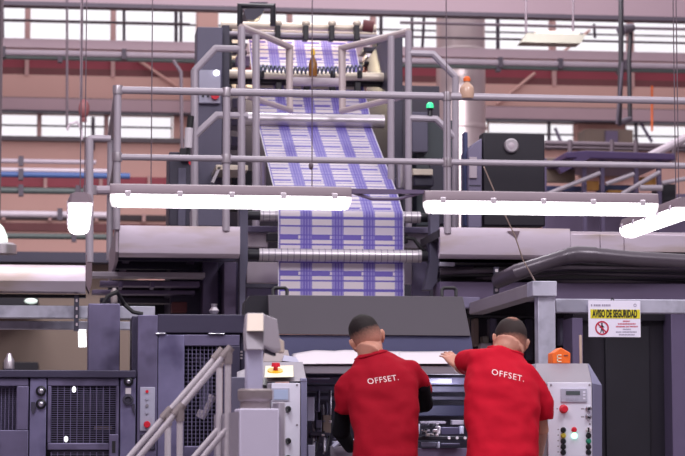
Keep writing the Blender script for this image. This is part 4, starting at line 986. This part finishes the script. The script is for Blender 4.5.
# ------------------------------------------------------------------ batten lamps
def lamp():
    t = thing('batten_lamp', 'long glowing batten lamp hanging before the left part of the catwalk', 'lamp', (0, 0, 0), 'batten lamps hung round the workers')
    Lh = .585
    def sec(x, k, dz=0): # housing section
        return [V((x, y * k, z + dz)) for y, z in ((-.062, .0), (-.062, .012), (-.05, .045), (-.03, .052), (.03, .052), (.05, .045), (.062, .012), (.062, 0))]
    MB().loft([sec(-Lh, .72), sec(-Lh + .035, 1), sec(Lh - .035, 1), sec(Lh, .72)]).build('housing', 'lamp_housing', t, 0, 30)
    def dif(x, k, q): return [V((x, y * k, z * q)) for y, z in ((-.058, .0), (-.058, -.025), (-.046, -.047), (-.02, -.058), (.02, -.058), (.046, -.047), (.058, -.025), (.058, 0))]
    MB().loft([dif(-Lh + .006, .7, .45), dif(-Lh + .04, 1, 1), dif(Lh - .04, 1, 1), dif(Lh - .006, .7, .45)]).build('diffuser', 'lamp_tube', t, 0, 50)
    for s in (-1, 1): MB().loft([dif(s * (Lh - .03), 1.03, 1.03), dif(s * (Lh - .012), .98, .95), dif(s * (Lh - .001), .74, .5)]).build('end_cap', 'lamp_end', t, 0, 50)
    for k in range(5):
        for s in (-1, 1):
            x = -.5 + .25 * k; MB().box(x - .014, x + .014, s * .06 - .006, s * .06 + .006, -.012, .016).build('latch', 'lamp_latch', t, .004)
    return t
LA = 10.6
lz = P(231, 196.5, LA).z
l1 = lamp(); l1.location = (P(231, 196, LA).x, LA, lz)
dup(l1, V((P(541, 201, LA).x, LA, P(541, 203, LA).z)), 0, 'long glowing batten lamp hanging above the right worker, before the black porthole box')
Yc = 11.55
l3 = dup(l1, V((P(656, 213, Yc).x, Yc, P(656, 218, Yc).z)), math.pi / 2, 'glowing batten lamp running away from the camera at the right edge')
l4 = dup(l1, V((P(79.5, 214, Yc).x, Yc, P(79.5, 214, Yc).z)), math.pi / 2, 'glowing batten lamp seen end-on at the left, next to the lower walkway post')
bpy.context.view_layer.update()
def wire(px, py1, Y, label, r=.0028):
    z = P(px, py1, Y).z; o = MB().cyl((P(px, py1, Y).x, Y, z), (P(px, py1, Y).x, Y, 5.2), r, seg=6).build('hanging_cable', 'cable'); tag(o, label, 'cable')
wire(151, 186, LA, 'thin cable holding the left batten lamp, left of the grey tower')
wire(312, 187, LA, 'thin cable falling in front of the printed web to the left batten lamp')
wire(447, 191, LA, 'thin cable by the round duct holding the right batten lamp')
wire(679, 205, 11.2, 'thin pale cable holding the lamp at the right edge')
wire(676, 206, 11.3, 'second thin cable beside the one at the right edge')
wire(80, 199, 11.1, 'left cable of the pair above the end-on lamp'); wire(84.5, 199, 11.1, 'right cable of the pair above the end-on lamp')
o = MB().ball(P(311, 166, LA), (.012, .012, .018)).build('cable_clip', 'cable'); tag(o, 'small dark clip on the cable in front of the printed web', 'clip')
t = thing('lamp_bracket', 'dark bracket joining the left and right batten lamps before the web', 'bracket', P(390, 200, LA))
MB().prism([P(350, 188.5, LA), P(428, 190, LA), P(428, 193.5, LA), P(350, 193.5, LA)], (0, .03, 0)).build('bar', 'mauve_steel', t)
for a, b in (((354, 193), (372, 199)), ((372, 199), (398, 199)), ((398, 199), (424, 192))): MB().tube([P(*a, LA + .015), P(*b, LA + .015)], .008, 8).build('brace', 'mauve_steel', t)
# ------------------------------------------------------------------ people
def ring_pts(c, u, v, n=24, e=2.4):
    out = []
    for i in range(n):
        q = 2 * math.pi * i / n; a, b = math.cos(q), math.sin(q)
        out.append(c + u * (math.copysign(abs(a) ** (2 / e), a)) + v * (math.copysign(abs(b) ** (2 / e), b)))
    return out
def limb(mb, pts, rs, seg=14, open_end=False):
    """tapered limb with rounded joints"""
    P_, R_ = [], []
    for i in range(len(pts) - 1):
        for k in range(5): P_.append(V(pts[i]).lerp(V(pts[i + 1]), k / 5)); R_.append(rs[i] + (rs[i + 1] - rs[i]) * k / 5)
    P_.append(V(pts[-1])); R_.append(rs[-1]); mb.tube(P_, R_, seg)
    for p, r in list(zip(pts, rs))[:-1 if open_end else None]: mb.ball(V(p), r, u=14, v=10)
def hand(mb, w, d, n, s, k=1.0, curl=.5):
    d = V(d).normalized(); n = V(n); n = (n - d * n.dot(d)).normalized(); s0 = V(s); s = d.cross(n); s = s if s.dot(s0) > 0 else -s
    w = V(w)
    rings = [ring_pts(w + d * a * k, s * b * k, n * c * k, 14) for a, b, c in ((-.012, .026, .02), (.015, .032, .02), (.045, .04, .019), (.08, .043, .017), (.094, .041, .014))]
    mb.loft(rings)
    for i, (off, L, r, sp) in enumerate(((.031, .072, .0092, .10), (.0105, .081, .0095, .03), (-.0105, .075, .0092, -.04), (-.031, .058, .0082, -.13))):
        p = w + (d * .088 + s * off) * k; dr = (d + s * sp).normalized(); pts = [p - dr * .02 * k, p]; rs = [r * k * 1.08, r * k * 1.05]
        a = 0
        for j, f in enumerate((.44, .31, .25)):
            a += curl * (.55 if j == 0 else .8); q = dr * math.cos(a) + n * math.sin(a); p = p + q * L * f * k; pts.append(p); rs.append(r * k * (1 - .09 * (j + 1)))
        limb(mb, pts, rs, 10)
    p = w + (d * .02 + s * .026) * k; q = (d * .55 + s * .75 + n * .25).normalized(); pts = [p]; rs = [.015 * k]
    for L, b in ((.04, 0), (.032, .35), (.026, .6)):
        q2 = (q + d * b + n * b * .4).normalized(); p = p + q2 * L * k; pts.append(p); rs.append((.0118 - .0012 * len(pts)) * k + .001)
    limb(mb, pts, rs, 10)
def remesh(o, vox, it=3, f=.5):
    m = o.modifiers.new('remesh', 'REMESH'); m.mode = 'VOXEL'; m.voxel_size = vox; m.use_smooth_shade = True
    s = o.modifiers.new('smooth', 'SMOOTH'); s.iterations = it; s.factor = f
tx = bpy.data.textures.new('folds', 'CLOUDS'); tx.noise_scale = .11; tx.noise_depth = 1
def person(label, foot, T, S, arms, neck, headc, yaw, pitch, roll, hair, heavy, shirt_m, text, hands, black_sleeves):
    root = thing('person', label, 'person', foot)
    H = Matrix.Translation(headc) @ Matrix.Rotation(yaw, 4, 'Z') @ Matrix.Rotation(-pitch, 4, 'X') @ Matrix.Rotation(-roll, 4, 'Y')
    k = 1.04 if heavy else 1.0
    hl = lambda x, y, z: H @ V((x, y, z))
    # --- body: one continuous surface
    mb = MB()
    mb.ball((0, -.008, .022), (.078 * k, .096, .1), H, 24, 16); mb.ball((0, .03, -.04), (.062 * k, .072, .078), H, 20, 12); mb.ball((0, .058, -.085), (.034 * k, .034, .03), H)
    mb.ball((0, -.03, -.048), (.06 * k, .05, .06), H); mb.ball((0, .075, .035), (.052, .022, .018), H); mb.ball((0, .098, -.02), (.014, .02, .018), H); mb.ball((0, .092, .005), (.009, .014, .026), H)
    for s in (-1, 1):
        E = H @ Matrix.Translation((s * .083 * k, -.004, -.008)) @ Matrix.Rotation(s * .6, 4, 'Z')
        mb.ball((0, 0, 0), (.009, .021, .032), E, 14, 10); mb.ball((s * .004, -.012, .012), (.008, .014, .022), E, 12, 8); mb.ball((0, .008, -.028), (.008, .011, .012), E, 10, 8)
    nb = V(neck)
    kn = k * (1.1 if heavy else 1.0); limb(mb, [hl(0, -.016, .0), hl(0, -.024, -.05), (hl(0, -.034, -.08) + nb) / 2, nb, nb - V((0, 0, .05))], [.064 * k, .057 * kn, .062 * kn, .063 * kn, .06 * k], 18)
    mb.loft([ring_pts(c - V((0, 0, .004)), u * .86, v * .8) for c, u, v in T])
    hip = T[0][0]; hz = hip.z
    for s in (-1, 1):
        limb(mb, [hip + V((s * .085, .0, -.02)), V((hip.x + s * .1, hip.y + .03, .5)), V((hip.x + s * .11, hip.y - .01, .09))], [.088, .058, .042])
        mb.ball(V((hip.x + s * .11, hip.y + .06, .05)), (.042, .11, .045))
    for pts, rs in arms: limb(mb, pts, rs)
    for h in hands: hand(mb, *h)
    body = mb.build('body', 'skin', root); remesh(body, .0058, 2, .5)
    # --- face
    for s in (-1, 1):
        e = MB().ball((s * .031, .078, .012), .0125, H, 14, 10).build('eye', 'eye', root); MB().ball((s * .031, .0885, .012), .006, H, 10, 8).build('iris', 'black_knob', e)
        MB().ball((s * .031, .093, .036), (.02, .007, .0045), H, 12, 8).build('eyebrow', 'black_cloth', root)
    MB().ball((0, .096, -.058), (.022, .01, .007), H, 14, 8).build('mouth', 'lips', root)
    # --- hair: cap that follows the skull, fading at sides and nape
    bm_ = MB(); n0 = 40
    bmesh.ops.create_uvsphere(bm_.bm, u_segments=48, v_segments=32, radius=1)
    at = bm_.bm.verts.layers.float.new('hair')
    for v in bm_.bm.verts:
        x, y, z = v.co
        front = max(0, y)
        line = -.9 + 1.4 * max(0, y) + (.1 if y < 0 else 0) - .12 * (abs(x) > .8)    # hairline height on the unit skull
        d = (z - line)
        cover = max(0, min(1, d / .14 + .2))
        if hair == 'hair_fade':
            val = max(0, min(1, (z + .42) / .8)) ; th = 1.0 + .02 * cover + .075 * max(0, min(1, (z - .25) / .35)) * (1 - .25 * max(0, -y))
        else:
            crown = math.exp(-(((x + .05) / .36) ** 2 + ((y + .3) / .42) ** 2)) if z > 0 else 0
            val = max(0, min(1, (z + .5) / .55)) - 1.0 * crown; th = 1.0 + .04 * cover - .01 * crown
        v[at] = val * cover
        r = (th if cover > .02 else .9)
        r = .93 + (th - .93) * cover
        r += random.uniform(-.012, .016) * cover * max(0, min(1, z + .3))
        v.co = H @ V((x * .0785 * k * r, -.008 + y * .0965 * r, .022 + z * .1005 * r))
    for f in list(bm_.bm.faces):
        c = f.calc_center_median()
        l = H.inverted() @ c
        if l.z < -.085 or (l.y > .07 and l.z < .03): bm_.bm.faces.remove(f)
    ho = bm_.build('hair', hair, root, 0, 180)
    # --- clothes
    sh = MB(); sh.loft([ring_pts(*t) for t in T])
    for pts, rs in S: limb(sh, pts, rs, 20, True)
    shirt = sh.build('shirt', shirt_m, root); remesh(shirt, .011, 6, .55)
    dm = shirt.modifiers.new('folds', 'DISPLACE'); dm.texture = tx; dm.strength = .034; dm.mid_level = .5; dm.texture_coords = 'LOCAL'
    s2 = shirt.modifiers.new('soften', 'SMOOTH'); s2.iterations = 2
    if black_sleeves:
        for (pts, rs) in arms:
            b_ = MB(); limb(b_, pts[1:], [r + .006 for r in rs[1:]]); o = b_.build('undersleeve', 'black_cloth', root); remesh(o, .008, 3)
    cl = T[-2]; nr = [V(q) + (T[-1][0] - cl[0]) * .55 for q in ring_pts(cl[0], (cl[1] * .45 + T[-1][1] * .55) * 1.0, (cl[2] * .45 + T[-1][2] * .55) * 1.0, 30, 2.2)]; cm = MB(); cm.tube([q - V((0, 0, .004)) for q in nr + nr[:2]], .0065, 8); cm.build('collar', shirt_m, shirt)
    tr = MB(); tr.loft([ring_pts(V((hip.x, hip.y, z)), V((w_, 0, 0)), V((0, d_, 0))) for z, w_, d_ in ((hz - .1, .17 * k, .12), (hz, .168 * k, .125 * k), (hz + .06, .16 * k, .12 * k))])
    for s in (-1, 1): limb(tr, [hip + V((s * .085, 0, -.04)), V((hip.x + s * .1, hip.y + .03, .5)), V((hip.x + s * .11, hip.y - .01, .1))], [.1, .078, .066])
    o = tr.build('trousers', 'trousers', root); remesh(o, .014, 3)
    for s in (-1, 1):
        o = MB().ball(V((hip.x + s * .11, hip.y + .06, .045)), (.052, .135, .045)).build('shoe', 'shoe', root)
    # --- print on the back
    bpy.context.view_layer.update(); dg = bpy.context.evaluated_depsgraph_get(); dg.update()
    bvh = BVHTree.FromObject(shirt, dg)
    (tpx, tpy, ang, length) = text; c0 = P(tpx, tpy, 11.1); ca, sa = math.cos(ang), math.sin(ang); sc_ = [1.0]
    off = shirt.matrix_world.translation.copy() if shirt.parent is None else root.location.copy()
    def place(x, y):
        q = V((c0.x + x * ca - y * sa, 9.5, c0.z + x * sa + y * ca))
        h = bvh.ray_cast(q - off, V((0, 1, 0)))
        return (h[0] + off - V((0, .0025, 0))) if h[0] is not None else V((q.x, 11.1, q.z))
    size = length / 3.55
    t = text_mesh('OFFSET.', size, 'shirt_lettering', 'shirt_print', shirt, place, space=1.12)
    return root
def T3(px, py, Y, hw, hd, tilt=0): return (P(px, py, Y), V((hw, 0, hw * tilt)), V((0, hd, 0)))
# worker on the left
T = [T3(385, 482, 11.08, .165, .115), T3(385, 456, 11.1, .168, .118), T3(385, 430, 11.14, .168, .12), T3(384, 405, 11.2, .178, .122, .02), T3(383, 387, 11.24, .186, .122, .08), T3(381, 374, 11.28, .18, .115, .14), T3(377, 364, 11.31, .145, .098, .2), T3(372, 357, 11.33, .095, .08, .25), T3(370, 352.5, 11.35, .07, .066, .28)]
S = [([P(356, 376, 11.27), P(346, 390, 11.27), P(343, 413, 11.29)], [.06, .06, .055]), ([P(409, 371, 11.28), P(419, 381, 11.32), P(424, 391, 11.42)], [.062, .062, .056])]
armsL = ([P(356, 378, 11.27), P(346, 392, 11.28), P(341, 432, 11.34), P(350, 447, 11.55)], [.05, .046, .037, .027])
armsR = ([P(409, 374, 11.28), P(420, 386, 11.32), P(425, 404, 11.46), P(413, 408, 11.7)], [.05, .046, .038, .027])
wl, wr = P(350, 447, 11.55), P(413, 408, 11.7)
h1 = [(wl, (.2, .95, .1), (0, 0, -1), (1, 0, 0), 1.0, .5), (wr, (-.3, .9, .1), (0, 0, -1), (-1, 0, 0), 1.0, .5)]
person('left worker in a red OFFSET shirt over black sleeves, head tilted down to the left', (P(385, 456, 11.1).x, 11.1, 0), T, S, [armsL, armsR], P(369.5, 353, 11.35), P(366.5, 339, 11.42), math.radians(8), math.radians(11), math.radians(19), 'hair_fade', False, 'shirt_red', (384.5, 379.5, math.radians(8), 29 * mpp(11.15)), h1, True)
# worker on the right
T = [T3(502, 482, 11.02, .186, .14), T3(502, 456, 11.04, .187, .145), T3(502, 430, 11.1, .187, .145), T3(502, 405, 11.16, .19, .142), T3(502, 387, 11.2, .192, .138, -.04), T3(501, 372, 11.26, .18, .128, -.08), T3(501, 361, 11.3, .15, .11, -.12), T3(504, 353, 11.33, .105, .088, -.2), T3(507, 348, 11.35, .078, .072, -.25)]
S = [([P(484, 362, 11.28), P(473, 361, 11.36), P(462, 364, 11.48)], [.07, .064, .058]), ([P(524, 376, 11.24), P(535, 389, 11.22), P(543.5, 404, 11.22), P(545, 421, 11.22)], [.072, .066, .056, .048])]
armsL = ([P(484, 362, 11.28), P(473, 361, 11.36), P(462, 367, 11.5), P(459, 367, 11.64)], [.055, .05, .04, .03])
armsR = ([P(524, 378, 11.24), P(535, 390, 11.22), P(541.5, 430, 11.26), P(539, 452, 11.5)], [.056, .05, .035, .027])
h2 = [(P(459, 367, 11.64), (-.45, .65, .65), (-.1, .7, -.6), (1, .1, .2), .95, .3), (P(539, 452, 11.5), (-.2, .9, -.2), (0, -.2, -1), (-1, 0, 0), 1.0, .5)]
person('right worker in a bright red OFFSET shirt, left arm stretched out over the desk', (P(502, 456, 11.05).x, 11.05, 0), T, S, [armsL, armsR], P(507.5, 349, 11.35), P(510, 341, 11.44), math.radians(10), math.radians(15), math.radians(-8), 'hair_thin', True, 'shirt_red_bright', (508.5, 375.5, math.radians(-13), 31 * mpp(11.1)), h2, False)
# ------------------------------------------------------------------ light
wo = bpy.data.worlds.new('sky'); sc.world = wo; wo.use_nodes = True
bg = wo.node_tree.nodes['Background']; bg.inputs[0].default_value = (1.0, .955, 1.0, 1); bg.inputs[1].default_value = 1.05
def area(name, loc, target, size, power, col=(1, .96, 1)):  # added area lights out of view, for key light and brighter walls
    l = bpy.data.lights.new(name, 'AREA'); l.energy = power; l.size = size; l.color = col; l.shape = 'SQUARE'
    o = bpy.data.objects.new(name, l); C.objects.link(o); o.location = loc
    o.rotation_euler = (V(target) - V(loc)).to_track_quat('-Z', 'Y').to_euler()
area('added_area_light', (-1.5, 7, 7.5), (1, 14, 1.5), 2.5, 330)
area('added_area_light', (4.5, 8.5, 7.5), (2.5, 13, 1.5), 2.0, 190)
area('added_area_light', (-1.0, 21.5, 6.7), (0, 33, 5), 1.6, 150)
area('added_area_light', (4.5, 21.5, 6.9), (5, 33, 5), 1.6, 170)
area('added_area_light', (1.5, 19.5, 8.5), (1.5, 20.5, 2.5), 2.0, 150)
wl_ = bpy.data.lights.new('tower_work_lamp', 'POINT'); wl_.energy = 60; wl_.color = (1, .82, .55); wl_.shadow_soft_size = .15
wo_ = bpy.data.objects.new('tower_work_lamp', wl_); C.objects.link(wo_); wo_.location = P(285, 60, 18.85)
wl2 = bpy.data.lights.new('console_work_lamp', 'POINT'); wl2.energy = 5; wl2.color = (.85, .85, 1); wl2.shadow_soft_size = .12
wo2 = bpy.data.objects.new('console_work_lamp', wl2); C.objects.link(wo2); wo2.location = P(448, 392, 12.05)
# ------------------------------------------------------------------ output look
sc.view_settings.view_transform = 'Standard'; sc.view_settings.look = 'None'; sc.view_settings.gamma = 1; sc.view_settings.exposure = .2
sc.view_settings.use_curve_mapping = False
sc.cycles.use_denoising = True
sc.cycles.max_bounces = 6
